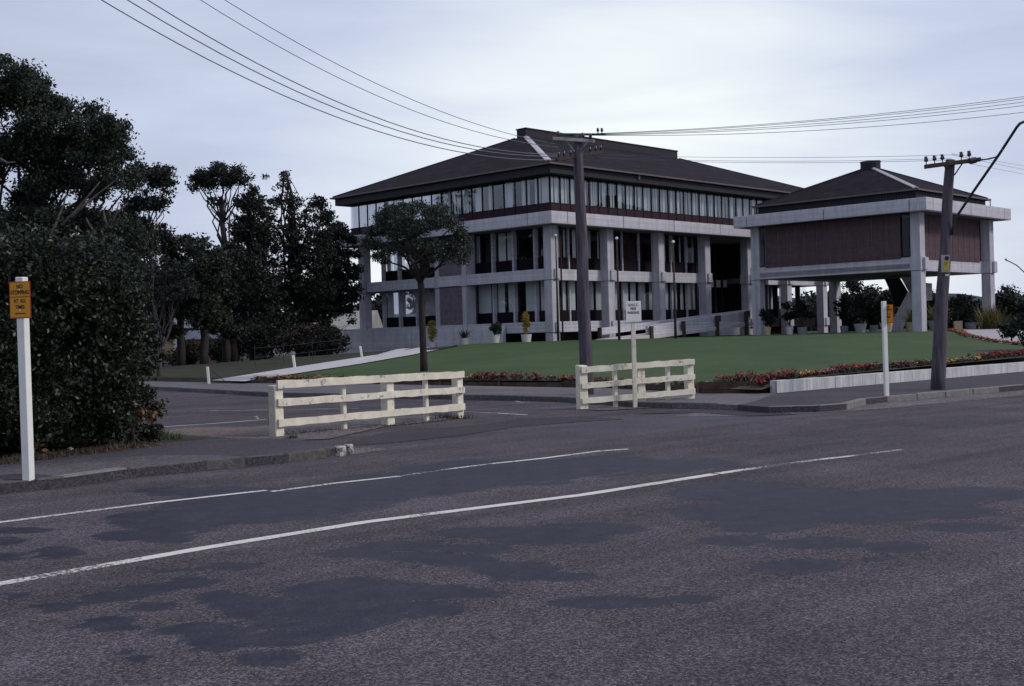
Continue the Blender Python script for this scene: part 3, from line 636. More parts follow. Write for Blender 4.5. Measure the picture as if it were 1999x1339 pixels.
# flower beds: soil strip plus flowers
FC = {}
for nm, c1, c2 in (('red', (.16, .006, .014), (.36, .02, .035)), ('orange', (.35, .11, .02), (.55, .24, .05)), ('yellow', (.36, .28, .08), (.55, .45, .16)), ('maroon', (.05, .01, .02), (.13, .03, .05)), ('pink', (.24, .05, .07), (.42, .20, .24)), ('green', (.010, .020, .010), (.035, .050, .024)), ('palegreen', (.06, .075, .04), (.14, .15, .08))):
    FC[nm] = leafmat(nm + '_bedding', c1, c2, trans=.15)
FL = list(FC)
def flowers(name, segs, label, seed):
    """segs: list of (p0, p1, width, height, colour mix, count per metre)"""
    r = random.Random(seed); mb = MB()
    for (p0, p1, wd, h, mix, dens) in segs:
        p0, p1 = np.array(p0[:2]), np.array(p1[:2]); t = p1 - p0; l = np.linalg.norm(t); t /= l; nn = np.array([-t[1], t[0]])
        for i in range(int(l * dens)):
            u = r.random() * l; w_ = r.random() * wd; q = p0 + t * u + nn * w_; z0 = terr(q[0], q[1]) + .0
            hh = h * r.uniform(.38, .72)
            for k in range(9):      # foliage
                mb.mi = FL.index('green'); a = r.uniform(0, 6.3); s = r.uniform(.03, .06); c = (q[0] + r.gauss(0, .05), q[1] + r.gauss(0, .05), z0 + hh * r.uniform(.15, .75))
                dx, dy = math.cos(a) * s, math.sin(a) * s; mb.quad([(c[0] - dx, c[1] - dy, c[2] - s * .6), (c[0] + dy * .4, c[1] - dx * .4, c[2]), (c[0] + dx, c[1] + dy, c[2] + s * .8), (c[0] - dy * .4, c[1] + dx * .4, c[2])])
            col = r.choices(list(mix), list(mix.values()))[0]; mb.mi = FL.index(col)
            for k in range(7):
                a = r.uniform(0, 6.3); s = r.uniform(.022, .045); c = (q[0] + r.gauss(0, .035), q[1] + r.gauss(0, .035), z0 + hh * r.uniform(.72, 1.05))
                dx, dy = math.cos(a) * s, math.sin(a) * s; mb.quad([(c[0] - dx, c[1] - dy, c[2] - s * .5), (c[0] + dy * .6, c[1] - dx * .6, c[2] - .004), (c[0] + dx, c[1] + dy, c[2] + s * .6), (c[0] - dy * .6, c[1] + dx * .6, c[2] + .004)])
    o = mb.build(name, [FC[f] for f in FL], fix=False); tag(o, label, 'flowers', kind='stuff'); return o
def wp(x, y): p = hit(x, y); return p[:2]
def bwp(u, off=.3): nn = np.array([-bwd[1], bwd[0]]); return BW0 + bwd * u + nn * off
flowers('bedding_flowers', [
 (bwp(-.2), bwp(.9), .5, .30, {'red': 5, 'orange': 2}, 26), (bwp(.9), bwp(2.6), .5, .26, {'orange': 4, 'yellow': 2, 'red': 1}, 26), (bwp(2.6), bwp(3.1), .5, .26, {'pink': 4, 'red': 2}, 26),
 (bwp(3.1), bwp(5.2), .6, .34, {'red': 7, 'pink': 1, 'maroon': 1}, 34), (bwp(5.2), bwp(8), .6, .26, {'maroon': 5, 'green': 2, 'orange': 1}, 26), (bwp(8), bwp(10.8), .5, .22, {'orange': 3, 'yellow': 2, 'palegreen': 2}, 26),
 (bwp(10.8), bwp(22), .7, .32, {'red': 5, 'maroon': 3, 'orange': 1}, 26), (bwp(22), bwp(40), .7, .32, {'red': 4, 'maroon': 2, 'orange': 2}, 14)],
 'row of red, orange and maroon bedding flowers behind the white block wall', 5)
B0 = np.array(pxy(1515, 765, .12)); B1 = np.array(pxy(1362, 766, .12)); B2 = np.array(pxy(1100, 752, .12)); B3 = np.array(pxy(480, 747.5, .12))
def off(p, d_): q = w2(*(np.array(ab(p[0], p[1])) + np.array([d_, 0]))); return q
def bl(p, q, u): return p * (1 - u) + q * u
flowers('bedding_flowers', [
 (off(B0, .95), off(B1, .75), .55, .42, {'red': 8, 'green': 1}, 34), (off(B1, .75), off(bl(B1, B2, .35), .6), .5, .2, {'palegreen': 6, 'green': 2, 'yellow': 1}, 30), (off(bl(B1, B2, .35), .6), off(B2, .6), .5, .22, {'orange': 2, 'maroon': 2, 'palegreen': 3}, 28),
 (off(B2, .6), off(bl(B2, B3, .09), .6), .5, .24, {'orange': 3, 'maroon': 3}, 26), (off(bl(B2, B3, .09), .6), off(bl(B2, B3, .26), .6), .5, .36, {'red': 7, 'maroon': 3, 'pink': 1}, 30), (off(bl(B2, B3, .26), .6), off(bl(B2, B3, .5), .6), .5, .24, {'yellow': 3, 'palegreen': 3, 'maroon': 1}, 24),
 (off(bl(B2, B3, .5), .6), off(bl(B2, B3, .75), .6), .5, .22, {'orange': 3, 'palegreen': 2, 'red': 1}, 22), (off(bl(B2, B3, .75), .6), off(B3, .6), .5, .26, {'orange': 5, 'maroon': 2}, 22)],
 'bedding flowers between the timber edging and the lawn', 6)
flowers('bedding_flowers', [(fa[i], fa[i + 1], .35, .22, {'red': 3, 'orange': 4}, 16) for i in range(0, 22)], 'orange and red flowers edging the pale forecourt', 8)
def bed_strip(name, A, B):
    o = drape(name, (A, B), M['soil'], .028, sub=2)
bed_strip('flower_bed_soil', densify([bwp(-.4, .15), bwp(70, .15)], 60), densify([bwp(-.4, 1.05), bwp(70, 1.05)], 60))
bed_strip('flower_bed_soil', densify([off(B0, .02), off(B1, .02), off(B2, .02), off(B3, .02)], 60), densify([off(B0, 1.5), off(B1, 1.3), off(B2, 1.1), off(B3, 1.05)], 60))

# ------------------------------------------------------------------ main office building
# local axes: x runs along the right-hand front (t), y runs back along the left-hand front (s)
BC = np.array([2.72, 76.0]); BROT = math.atan2(VD[1], VD[0])
OB = empty('office_building', (BC[0], BC[1], 0), BROT)
tag(OB, 'large three storey grey concrete office block with dark hipped roof and curtained top floor', 'building')
LT, LS = 37.4, 22.5            # overall length (t) and depth (s)
def FR(t, s, z): return (t, s, z)      # right-hand front: u = t, depth = s
def FL_(s, t, z): return (t, s, z)     # left-hand front: u = s, depth = t
PW, IN = .68, .98
SL = ((1.75, 2.46), (5.18, 5.92))
def ring(mb, i0, w, z0, z1, lt=LT, ls=LS):
    mb.box(i0, lt - i0, i0, i0 + w, z0, z1); mb.box(i0, lt - i0, ls - i0 - w, ls - i0, z0, z1)
    mb.box(i0, i0 + w, i0 + w, ls - i0 - w, z0, z1); mb.box(lt - i0 - w, lt - i0, i0 + w, ls - i0 - w, z0, z1)
def ring_beam(parent, lt, ls, jt, js, w=.45, z0=8.715, z1=9.51, g=.05):
    """perimeter beam in precast lengths with open joints"""
    def run(f, L_, J, d0, d1, cut0, cut1):
        e = [cut0] + J + [L_ - cut1]
        for i in range(len(e) - 1):
            mb = MB(f); mb.box(e[i] + (g / 2 if i else 0), e[i + 1] - (g / 2 if i < len(e) - 2 else 0), d0, d1, z0, z1); mb.build('beam', M['beam'], parent, bevel=.02)
    run(FR, lt, jt, 0, w, 0, 0); run(FR, lt, jt, ls - w, ls, 0, 0)
    run(FL_, ls, js, 0, w, w + .003, w + .003); run(FL_, ls, js, lt - w, lt, w + .003, w + .003)
TJ = [1.57 + 5.7 * k for k in range(7)]
ring_beam(OB, LT, LS, TJ, [2.14, 8.18, 14.3, 20.36])
# slabs (floor plates)
mb = MB(); mb.box(.45, LT - .45, .45, LS - .45, 8.76, 8.95); mb.build('ceiling_slab', M['ceil'], OB)
def plate(z0, z1, tcut=18.9):
    # edge bands: flush with the columns on the left-hand front, set back on the right-hand front
    tE = LT - IN
    mb = MB(FL_)
    for a, b in ((IN + PW + .02, 9.05), (9.07, 9.5), (9.52, 11.9), (11.92, 12.3), (12.32, 20.1)):
        mb.box(a, b, IN - (.0 if (a < 9.06 or a > 12.3) else .06), IN + .5, z0, z1)
    mb.build('floor_edge_band', M['beam'], OB, bevel=.02)
    rec = IN + .62
    mb = MB(FR); mb.box(IN + PW + .02, tcut, rec, rec + .3, z0, z1); mb.build('floor_edge_band', M['beam'], OB, bevel=.02)
    MB(FR).box(27.6, tE - .1, rec, rec + .3, z0, z1).build('floor_edge_band', M['beam'] if z0 > 3 else M['spandrel2'], OB, bevel=.02)  # lower band near black: the shadow at the base is put into its colour
    mb = MB(FR); mb.box(IN + .02, tE, LS - IN - .3, LS - IN, z0, z1); mb.build('floor_edge_band', M['beam'], OB, bevel=.02)
    mb = MB(FL_); mb.box(IN + .02, LS - IN - .32, tE - .3, tE, z0, z1); mb.build('floor_edge_band', M['beam'], OB, bevel=.02)
    mb = MB(FR); mb.box(IN + .52, tcut, rec + .3, LS - IN - .32, z0 + .25, z1 - .06); mb.box(tcut + .003, tE - .32, 6.2, LS - IN - .32, z0 + .25, z1 - .06); mb.box(27.6, tE - .32, rec + .31, 6.19, z0 + .25, z1 - .06); mb.build('floor_slab', M['ceil'], OB)
for z0, z1 in SL: plate(z0, z1)
def column(t, s, w=PW, d=PW, z0=.9, z1=8.76, collars=SL, ax='t', nib=True):
    mb = MB()
    zz = z0
    for c0, c1 in collars:
        if c0 > zz: mb.box(t, t + w, s, s + d, zz, c0 - .03)
        mb.box(t - .05, t + w + .05, s - .05, s + d + .05, c0, c1)
        mb.box(t + .03, t + w - .03, s + .03, s + d - .03, c0 - .03, c0)
        if nib: mb.box(t - .04 + w * .30, t + w * .95, s - .17, s - .05, c0 + .03, c1 - .03)
        zz = c1
    mb.box(t, t + w, s, s + d, zz, z1); return mb.build('column', M['column'], OB, bevel=.015)
for k in range(7):
    t = .95 + 5.7 * k if k else .95
    column(t, IN)
for s in (20.35,): column(IN - .03, s, z0=.0)
column(.95, 9.07, w=.9, d=.43, nib=False, collars=((5.12, 5.98),)); column(.95, 11.92, w=.5, d=.4, nib=False, collars=((5.12, 5.98),), z0=2.0)
for k in range(1, 7): column(.95 + 5.7 * k, LS - IN - PW, nib=False)
for s in (6.5, 12.0, 16.5): column(LT - IN - PW, s, nib=False)
# brick shaft on the left-hand front
for z0, z1 in ((2.0, 5.16), (5.94, 8.72)):
    MB(FL_).box(9.52, 11.90, IN + .06, IN + 2.0, z0, z1).build('brick_panel', M['brick'], OB)
# blockwork plinth along the left-hand side and its return
mb = MB(FL_); mb.box(5.2, 14.6, .55, .85, -.4, 2.3); mb.build('plinth_wall', M['plinth'], OB, bevel=.02)
mb = MB(FL_); mb.box(14.62, 23.0, .42, .74, -.8, 2.33); mb.build('plinth_wall', M['plinth'], OB, bevel=.02)
MB().box(.74, 30, 22.70, 23.0, -.8, 2.33).build('plinth_wall', M['plinth'], OB)
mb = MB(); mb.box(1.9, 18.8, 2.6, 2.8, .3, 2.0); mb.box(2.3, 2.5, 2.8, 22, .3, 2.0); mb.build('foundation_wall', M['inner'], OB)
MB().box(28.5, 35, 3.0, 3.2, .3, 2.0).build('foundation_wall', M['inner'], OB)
# downpipe beside the corner column
mb = MB(); mb.tube([(1.85, .95, 8.7), (1.85, .95, 1.0)], .055, 8); mb.build('downpipe', M['spandrel'], OB, smooth=True)

def pleat(mb, u0, u1, d, z0, z1, pitch=.14, amp=.035):
    n = max(2, int((u1 - u0) / pitch) * 2); b = len(mb.v)
    for i in range(n + 1):
        u = u0 + (u1 - u0) * i / n; dd = d + (amp if i % 2 else -amp) * random.uniform(.6, 1.2)
        mb.v.append(mb.map(u, dd, z0)); mb.v.append(mb.map(u + random.uniform(-.01, .01), dd, z1))
    for i in range(n): mb.face([b + 2 * i, b + 2 * i + 2, b + 2 * i + 3, b + 2 * i + 1])
def window(parent, f, u0, u1, d, z0, z1, zs, glass, curt, cmat, sp=None, mul=.06, mdep=.1, right_mul=False):
    """one bay: metal frame, pane, lower panel, curtains (list of (from,to) fractions)"""
    mb = MB(f); mb.box(u0, u0 + mul, d - mdep, d + .05, z0, z1)
    mb.box(u0 + mul + .001, u1 - .001, d - .03, d + .04, z1 - .06, z1); mb.box(u0 + mul + .001, u1 - .001, d - .03, d + .04, zs - .03, zs + .03)
    fr = mb.build('window', M['mullion'], parent)
    g_ = MB(f); g_.quad([g_.map(u0 + mul, d, zs + .03), g_.map(u1, d, zs + .03), g_.map(u1, d, z1 - .06), g_.map(u0 + mul, d, z1 - .06)]).build('pane', glass, fr, fix=False)
    if zs - z0 > .1: MB(f).box(u0 + mul + .001, u1 - .001, d - .015, d + .03, z0, zs - .031).build('panel', sp or M['spandrel'], fr)
    if curt:
        c = MB(f)
        for a, b in curt: pleat(c, u0 + mul + (u1 - u0 - mul) * a, u0 + mul + (u1 - u0 - mul) * b, d + .14, zs - .02, z1)
        c.build('curtain', cmat, fr, fix=False)
    return fr
# top floor, left-hand front
random.seed(11)
WI = .85
def topcurt(r):
    k = r.random()
    if k < .16: return []
    if k < .40: a = r.uniform(0, .5); return [(a, a + r.uniform(.25, .45))]
    if k < .75: a = r.uniform(.0, .15); return [(a, a + r.uniform(.14, .3)), (r.uniform(.55, .7), 1)]
    if k < .9: return [(0, r.uniform(.6, .9))]
    return [(0, 1)]
nL = 20; Ls0, Ls1 = WI, LS - WI
lc = {0: [(.0, .78), (.87, 1)], 1: [(.09, .35), (.81, .98)], 2: [(.07, .49)], 3: [(.3, .81), (.86, 1)], 4: [], 5: [(.08, .25), (.32, .5)], 6: [(.08, .76)], 7: [(.42, .97)], 8: [(.1, .3), (.4, .55), (.7, .85)], 9: [(.1, .5), (.75, .95)]}
for i in range(nL):
    u0 = Ls0 + (Ls1 - Ls0) * i / nL; u1 = Ls0 + (Ls1 - Ls0) * (i + 1) / nL
    c = lc.get(i)
    if c is None:
        c = []; q_ = random.uniform(0, .1)
        while q_ < .95: e_ = min(1, q_ + random.choice((.16, .24, .4))); c.append((q_, e_)); q_ = e_ + random.choice((.07, .1, .16))
    window(OB, FL_, u0, u1, WI, 9.42, 11.93, 10.14, M['glass'], c, M['curtain'], mul=.05, mdep=.05)
nR = 37; r2 = random.Random(21)
for i in range(nR):
    u0 = WI + (LT - 2 * WI) * i / nR; u1 = WI + (LT - 2 * WI) * (i + 1) / nR
    c = []; q_ = r2.uniform(0, .12)
    while q_ < .95: e_ = min(1, q_ + r2.choice((.14, .2, .28, .4))); c.append((q_, e_)); q_ = e_ + r2.choice((.07, .10, .14, .24))
    window(OB, FR, u0, u1, WI, 9.42, 11.93, 10.14, M['glassr'], c, M['curtain'], mul=.05, mdep=.05)
# hidden sides get plain wall with a glazed band
mb = MB(); mb.box(WI, LT - WI, LS - WI - .1, LS - WI, 9.42, 10.14); mb.box(LT - WI - .1, LT - WI, WI, LS - WI - .11, 9.42, 10.14); mb.build('rear_wall', M['spandrel'], OB)
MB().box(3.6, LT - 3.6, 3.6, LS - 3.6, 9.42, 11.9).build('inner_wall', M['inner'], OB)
mb = MB(); mb.quad([(WI, LS - WI, 10.14), (LT - WI, LS - WI, 10.14), (LT - WI, LS - WI, 11.93), (WI, LS - WI, 11.93)]); mb.quad([(LT - WI, WI, 10.14), (LT - WI, LS - WI, 10.14), (LT - WI, LS - WI, 11.93), (LT - WI, WI, 11.93)]); mb.build('rear_glazing', M['glass'], OB, fix=False)
c = MB(FR); pleat(c, WI, LT - WI, LS - WI - .4, 10.1, 11.93, pitch=.3); c.build('rear_curtain', M['curtain'], OB, fix=False)
MB().box(1.0, LT - 1, 1.2, LS - 1.1, 9.3, 9.41).build('top_floor', M['ceil'], OB)
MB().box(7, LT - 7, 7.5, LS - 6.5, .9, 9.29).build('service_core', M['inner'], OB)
# lower floors: recessed glazing between concrete fins
def lower(f, us, d, fw, zr, dep):
    zb, zt = zr
    for i, u in enumerate(us):
        MB(f).box(u, u + fw, d - dep, d + .05, zb, zt).build('fin', M['beam'], OB)
FINL = [3.40 + 2.01 * k for k in range(4)] + [15.55, 17.5, 19.42]
FINR = [4.1 + 1.9 * k for k in range(8)]
FD = 2.4
r3 = random.Random(5)
for (zb, zt, zs) in ((2.40, 5.43, 3.2), (5.86, 8.76, 6.75)):
    lower(FL_, [u + .1 for u in FINL], FD, .15, (zb, zt), .30)
    lower(FR, FINR, FD, .10, (zb, zt), .14)
    low = zb < 3
    cl = {3: [(.1, .75)], 0: []}
    spans = [(2.70, 3.50)] + [(FINL[i] + .25, FINL[i + 1] + .1) for i in range(3)] + [(FINL[3] + .25, 10.9)] + [(13.7, 15.65), (15.80, 17.6), (17.75, 19.52)]
    lowc = [[(.3, .9)], [(.0, .62)], [(.05, .42), (.62, .98)], [(.25, .95)], [(.2, .8)], [(.0, .9)], [(0, 1)], [(.2, .98)]]
    upc = [[], [(.0, .16)], [(.05, .42), (.5, .9)], [(.8, 1)], [], [(.1, .5)], [(.1, .6)], [(.1, .5), (.7, .95)]]
    for i, (a, b) in enumerate(spans):
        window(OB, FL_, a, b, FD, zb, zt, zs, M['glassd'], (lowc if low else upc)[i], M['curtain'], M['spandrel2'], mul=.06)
    sp2 = [(2.75, 4.1)] + [(FINR[i] + .1, FINR[i + 1]) for i in range(7)] + [(FINR[7] + .1, 18.9)]
    for i, (a, b) in enumerate(sp2):
        if low: c = [(.05, .40), (.55, .9)] if i < 5 else [(.1, .45), (.7, .9)]
        else: c = [(.3, .5), (.8, .95)] if i < 2 else ([(.05, .95)] if i in (3, 4) else [(.1, .3), (.7, .8)])
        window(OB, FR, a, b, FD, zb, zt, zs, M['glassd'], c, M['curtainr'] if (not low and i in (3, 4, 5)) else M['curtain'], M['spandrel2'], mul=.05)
    # glazing beyond the entrance, seen under the council chamber
    for k in range(4):
        a = 27.8 + 1.75 * k
        window(OB, FR, a, a + 1.75, FD, zb, zt, zs, M['glassd'], [(.2, .42), (.62, .72)] if k < 3 else [], M['curtain'], M['spandrel2'], mul=.08, mdep=.4)
    # rear and side glazing, so light shows through the corners as in the photograph
    for (a, b) in ((1.8, 4.6),):
        window(OB, FR, a + .9, b + .9, LS - 2.9, zb, zt, zs, M['glassd'], [], M['curtain'], M['spandrel2'], mul=.1)
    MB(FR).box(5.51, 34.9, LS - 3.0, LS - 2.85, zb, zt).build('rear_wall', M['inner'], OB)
# recessed dark entrance between the two buildings
er = random.Random(4)
for i in range(9):
    u = 18.95 + .96 * i
    window(OB, FR, u, u + .96, 5.9, 1.2, 8.7, 2.3, M['glassd'], [(.35, .7)] if i in (1, 3, 5, 6) else [(.6, .75)], M['curtain'], M['spandrel2'], mul=.2, mdep=.45)
MB(FR).box(18.95, 27.55, 5.55, 5.84, 5.15, 5.75).build('entrance_floor_band', M['beam'], OB)
MB(FR).box(18.95, 27.5, 1.6, 5.4, 1.2, 2.4).build('entrance_landing', M['beam'], OB)
MB(FL_).box(2.3, 5.9, 18.75, 18.9, 1.2, 8.7).build('entrance_side_wall', M['inner'], OB)
# roof: eaves sheet, ribbed fascia, soffit
EV = -.2; ZE = 12.56; rs0, rs1, rt0, rt1, ZR = 10.8, 11.7, 9.2, LT - 9.2, 16.62
def hiproof(parent, lt, ls, e, ze, s0, s1, t0, t1, zr, name='roof'):
    mb = MB(); E4 = [(e, e), (lt - e, e), (lt - e, ls - e), (e, ls - e)]; R4 = [(t0, s0), (t1, s0), (t1, s1), (t0, s1)]
    for z, zz in ((0, 0),):
        for p in E4: mb.v.append((*p, ze - .09))
        for p in E4: mb.v.append((*p, ze))
        for p in R4: mb.v.append((*p, zr))
    for i in range(4):
        j = (i + 1) % 4; mb.face([i, j, 4 + j, 4 + i]); mb.face([4 + i, 4 + j, 8 + j, 8 + i])
    mb.face([3, 2, 1, 0]); mb.face([8, 9, 10, 11])
    return mb.build(name, M['roof'], parent)
RF = hiproof(OB, LT, LS, EV, ZE, rs0, rs1, rt0, rt1, ZR)
mb = MB(); mb.box(rt0 - .02, rt1 + .02, rs0 - .02, rs1 + .02, ZR - .12, ZR + .58); mb.build('ridge_box', M['fascia'], RF)
mb = MB(); mb.box(rt0 - .08, rt1 + .08, rs0 - .08, rs1 + .08, ZR + .581, ZR + .66); mb.build('ridge_capping', M['fascia'], RF)
def hipcap(parent, p0, p1, w, a, b, m, drop=.05):
    p0, p1 = Vector(p0), Vector(p1); q0 = p0.lerp(p1, a); q1 = p0.lerp(p1, b); d_ = (p1 - p0).normalized(); sd = d_.cross(Vector((0, 0, 1))).normalized() * w / 2; up_ = Vector((0, 0, .05))
    mb = MB(); n = max(1, int((q1 - q0).length / .6))
    for i in range(n):
        a0 = q0.lerp(q1, i / n + .01 / n); a1 = q0.lerp(q1, (i + 1) / n - .02 / n); dz = Vector((0, 0, -drop))
        mb.hexa([a0 - sd + dz, a1 - sd + dz, a1 + dz * .2, a0 + dz * .2, a0 - sd + up_ + dz, a1 - sd + up_ + dz, a1 + up_ * 1.4, a0 + up_ * 1.4])
        mb.hexa([a0 + dz * .2, a1 + dz * .2, a1 + sd + dz, a0 + sd + dz, a0 + up_ * 1.4, a1 + up_ * 1.4, a1 + sd + up_ + dz, a0 + sd + up_ + dz])
    return mb.build('hip_flashing', m, parent)
hipcap(RF, (EV, EV, ZE), (rt0, rs0, ZR), .42, .06, .99, M['hipcap'])
for p0, p1 in (((LT - EV, EV, ZE), (rt1, rs0, ZR)), ((EV, LS - EV, ZE), (rt0, rs1, ZR)), ((LT - EV, LS - EV, ZE), (rt1, rs1, ZR))): hipcap(RF, p0, p1, .3, .01, .99, M['roof'])
def gutter(parent, lt, ls, e, z):
    mb = MB(); ring(mb, e - .07, .06, z - .11, z - .0, lt, ls); return mb.build('gutter', M['gutter'], parent)
gutter(OB, LT, LS, EV, ZE)
mb = MB(); ring(mb, 0.02, .12, 11.93, ZE - .11); mb.build('fascia', M['fascia'], OB)
mb = MB(); ring(mb, .145, 1.0, 11.94, 12.0); mb.build('soffit', M['soffit'], OB)
mb = MB(FR); mb.box(8.9, 9.05, -.12, .015, 12.15, 12.46); mb.build('gutter_bracket', M['gutter'], OB)

# ------------------------------------------------------------------ ramp beside the right-hand front
RP = empty('ramp', (BC[0], BC[1], 0), BROT); tag(RP, 'long sloping grey concrete ramp with twin parapets and dark posts along the office front', 'ramp')
def slope(mb, t0, t1, s0, s1, zb0, zt0, zb1, zt1):
    mb.hexa([(t0, s0, zb0), (t1, s0, zb1), (t1, s1, zb1), (t0, s1, zb0), (t0, s0, zt0), (t1, s0, zt1), (t1, s1, zt1), (t0, s1, zt0)])
mb = MB(); slope(mb, 4.2, 21.6, -.32, -.14, 1.48, 1.95, 2.65, 3.12); mb.build('parapet', M['beam'], RP, bevel=.015)
mb = MB(); slope(mb, 6.9, 19.2, -2.1, -1.92, 1.25, 2.0, 2.30, 3.02); mb.build('parapet', M['beam'], RP, bevel=.015)
mb = MB(); slope(mb, 3.6, 19.2, -2.3, -.33, .9, 1.22, 1.9, 2.14); mb.build('ramp_slab', M['path'], RP, bevel=.015)
for t in (7.0, 10.6, 14.6, 18.3):
    z = 2.0 + (t - 6.9) / 12.3 * 1.02
    mb = MB(); mb.box(t - .13, t + .13, -2.42, -2.24, .8, z - .02); 
    if t > 12: mb.box(t - .22, t + .13, -2.44, -2.43 + .001, z - .4, z); mb.box(t - .24, t + .10, -2.6, -2.43, z - .42, z + .02)
    mb.build('post', M['dwood'], RP)
mb = MB(); mb.box(4.1, 4.22, -.40, -.1, 1.2, 1.98); mb.build('post', M['dwood'], RP)

# ------------------------------------------------------------------ flagpoles
def flagpole(x, ytop, ybot, s_, label):
    # stands on a line parallel to the front, s_ metres out
    p = hit(x, ybot); root = empty('flagpole', (p[0], p[1], p[2])); tag(root, label, 'flagpole', 'flagpoles in front of the office')
    r = ray(x, ytop); Yt = p[1]; zt = (CO + r * Yt / r[1])[2] - p[2]
    mb = MB(); mb.tube([(0, 0, -.2), (0, 0, zt * .45), (0, 0, zt)], [.085, .065, .035], 8); mb.build('pole', M['dwood'], root, smooth=True)
    bm = bmesh.new(); bmesh.ops.create_uvsphere(bm, u_segments=10, v_segments=8, radius=.09); bmesh.ops.translate(bm, verts=bm.verts, vec=(0, 0, zt + .06))
    me = bpy.data.meshes.new('finial'); bm.to_mesh(me); bm.free(); me.materials.append(M['whitec']); o = bpy.data.objects.new('finial', me); COL.objects.link(o); o.parent = root
flagpole(1090, 461, 666, 0, 'dark flagpole with a white finial beside the near corner column')
flagpole(1209, 467, 664, 0, 'dark flagpole with a white finial between the timber power pole and the parking sign')
flagpole(1319, 474, 661.5, 0, 'dark flagpole with a white finial farthest right, beside the ramp parapet')

# ------------------------------------------------------------------ council chamber (second building)
C2 = np.array([25.83, 73.81]); OC = empty('council_chamber', (C2[0], C2[1], 0), BROT)
tag(OC, 'square chamber raised on concrete columns with red brick walls and a pyramid roof', 'building')
L2T, L2S = 13.05, 14.15; OB_, OB2 = OB, OC; OB = OC
ring_beam(OC, L2T, L2S, [.98, 6.5, 11.95], [1.13, 7.1, 13.05])
def col2(t, s, w=.7, d=.64):
    mb = MB(); mb.box(t, t + w, s, s + d, .8, 5.02); mb.box(t - .05, t + w + .05, s - .05, s + d + .05, 5.05, 5.93); mb.box(t + .03, t + w - .03, s + .03, s + d - .03, 5.02, 5.05)
    mb.box(t + w * .3, t + w, s - .22, s - .051, 5.1, 5.86); mb.box(t, t + w, s, s + d, 5.93, 8.76); return mb.build('column', M['column'], OC, bevel=.015)
for t in (.95, 11.55):
    for s in (.92, 12.75): col2(t, s)
mb = MB(); mb.box(.97, 11.9, 1.6, 12.7, 5.2, 5.5); mb.box(1.0, 12.0, 1.0, 13.1, 8.74, 8.95); mb.build('floor_slab', M['ceil'], OC)
MB(FL_).box(1.62, 12.73, .97, 1.35, 5.06, 5.90).build('floor_edge_band', M['beam'], OC, bevel=.02)
MB(FL_).box(1.62, 12.73, 11.9, 12.2, 5.06, 5.90).build('floor_edge_band', M['beam'], OC, bevel=.02)
MB(FR).box(1.70, 11.53, 1.45, 1.8, 5.06, 5.90).build('floor_edge_band', M['beam'], OC, bevel=.02)
MB(FR).box(1.70, 11.53, 12.75, 13.1, 5.06, 5.90).build('floor_edge_band', M['beam'], OC, bevel=.02)
for i in range(10):      # front brick panels
    a = 2.22 + .999 * i; MB(FL_).box(a + .03, a + .969, .93, 1.1, 5.84, 8.72).build('brick_panel', M['redbrick'], OC)
    MB(FL_).box(a + .97, a + 1.028, .96, 1.05, 5.905, 8.72).build('panel_joint', M['joint'], OC)
for i in range(10):
    a = 2.42 + .87 * i; MB(FR).box(a + .02, a + .85, 1.42, 1.6, 5.80, 8.72).build('brick_panel', M['redbrick'], OC)
for f, u0, u1, d in ((FL_, 1.62, 2.20, 1.1), (FL_, 12.25, 12.74, 1.1), (FR, 1.70, 2.40, 1.6), (FR, 11.13, 11.53, 1.6)):
    window(OC, f, u0, u1, d, 5.91, 8.74, 5.95, M['glassd'], [], M['curtain'], mul=.05, mdep=.04)
mb = MB(); mb.box(11.9, 12.0, 1.7, 12.7, 5.9, 8.73); mb.box(1.7, 11.5, 12.9, 13.05, 5.9, 8.73); mb.build('rear_wall', M['redbrick'], OC)
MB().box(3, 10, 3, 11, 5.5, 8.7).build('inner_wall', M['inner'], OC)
RF2 = hiproof(OC, L2T, L2S, 1.02, 10.22, 6.75, 7.35, 6.25, 6.75, 12.62)
hipcap(RF2, (1.02, 1.02, 10.22), (6.25, 6.75, 12.62), .34, .03, .98, M['hipcap'])
for p0, p1 in (((L2T - 1.02, 1.02, 10.22), (6.75, 6.75, 12.62)), ((1.02, L2S - 1.02, 10.22), (6.25, 7.35, 12.62)), ((L2T - 1.02, L2S - 1.02, 10.22), (6.75, 7.35, 12.62))): hipcap(RF2, p0, p1, .22, .02, .98, M['roof'])
mb = MB(); pts = [(6.5 + .68 * math.cos(2 * math.pi * k / 12), 7.05 + .68 * math.sin(2 * math.pi * k / 12)) for k in range(12)]; mb.prism(pts, 12.2, 13.02)
pts = [(6.5 + .72 * math.cos(2 * math.pi * k / 12), 7.05 + .72 * math.sin(2 * math.pi * k / 12)) for k in range(12)]; mb.prism(pts, 13.021, 13.08); mb.build('ventilator_drum', M['fascia'], RF2)
gutter(OC, L2T, L2S, 1.02, 10.22)
mb = MB(); ring(mb, 1.25, .12, 9.45, 10.10, L2T, L2S); mb.build('fascia', M['fascia'], OC)
MB().box(.46, L2T - .46, .46, L2S - .46, 9.35, 9.45).build('roof_deck', M['soffit'], OC)
mb = MB(); mb.tube([(1.0, L2S - 1.1, 10.1), (1.05, L2S - 1.1, 9.45)], .04, 6); mb.tube([(L2T - 1.05, 1.0, 10.1), (L2T - 1.05, 1.0, 9.45)], .04, 6); mb.build('downpipe', M['gutter'], OC, smooth=True)
OB = OB_
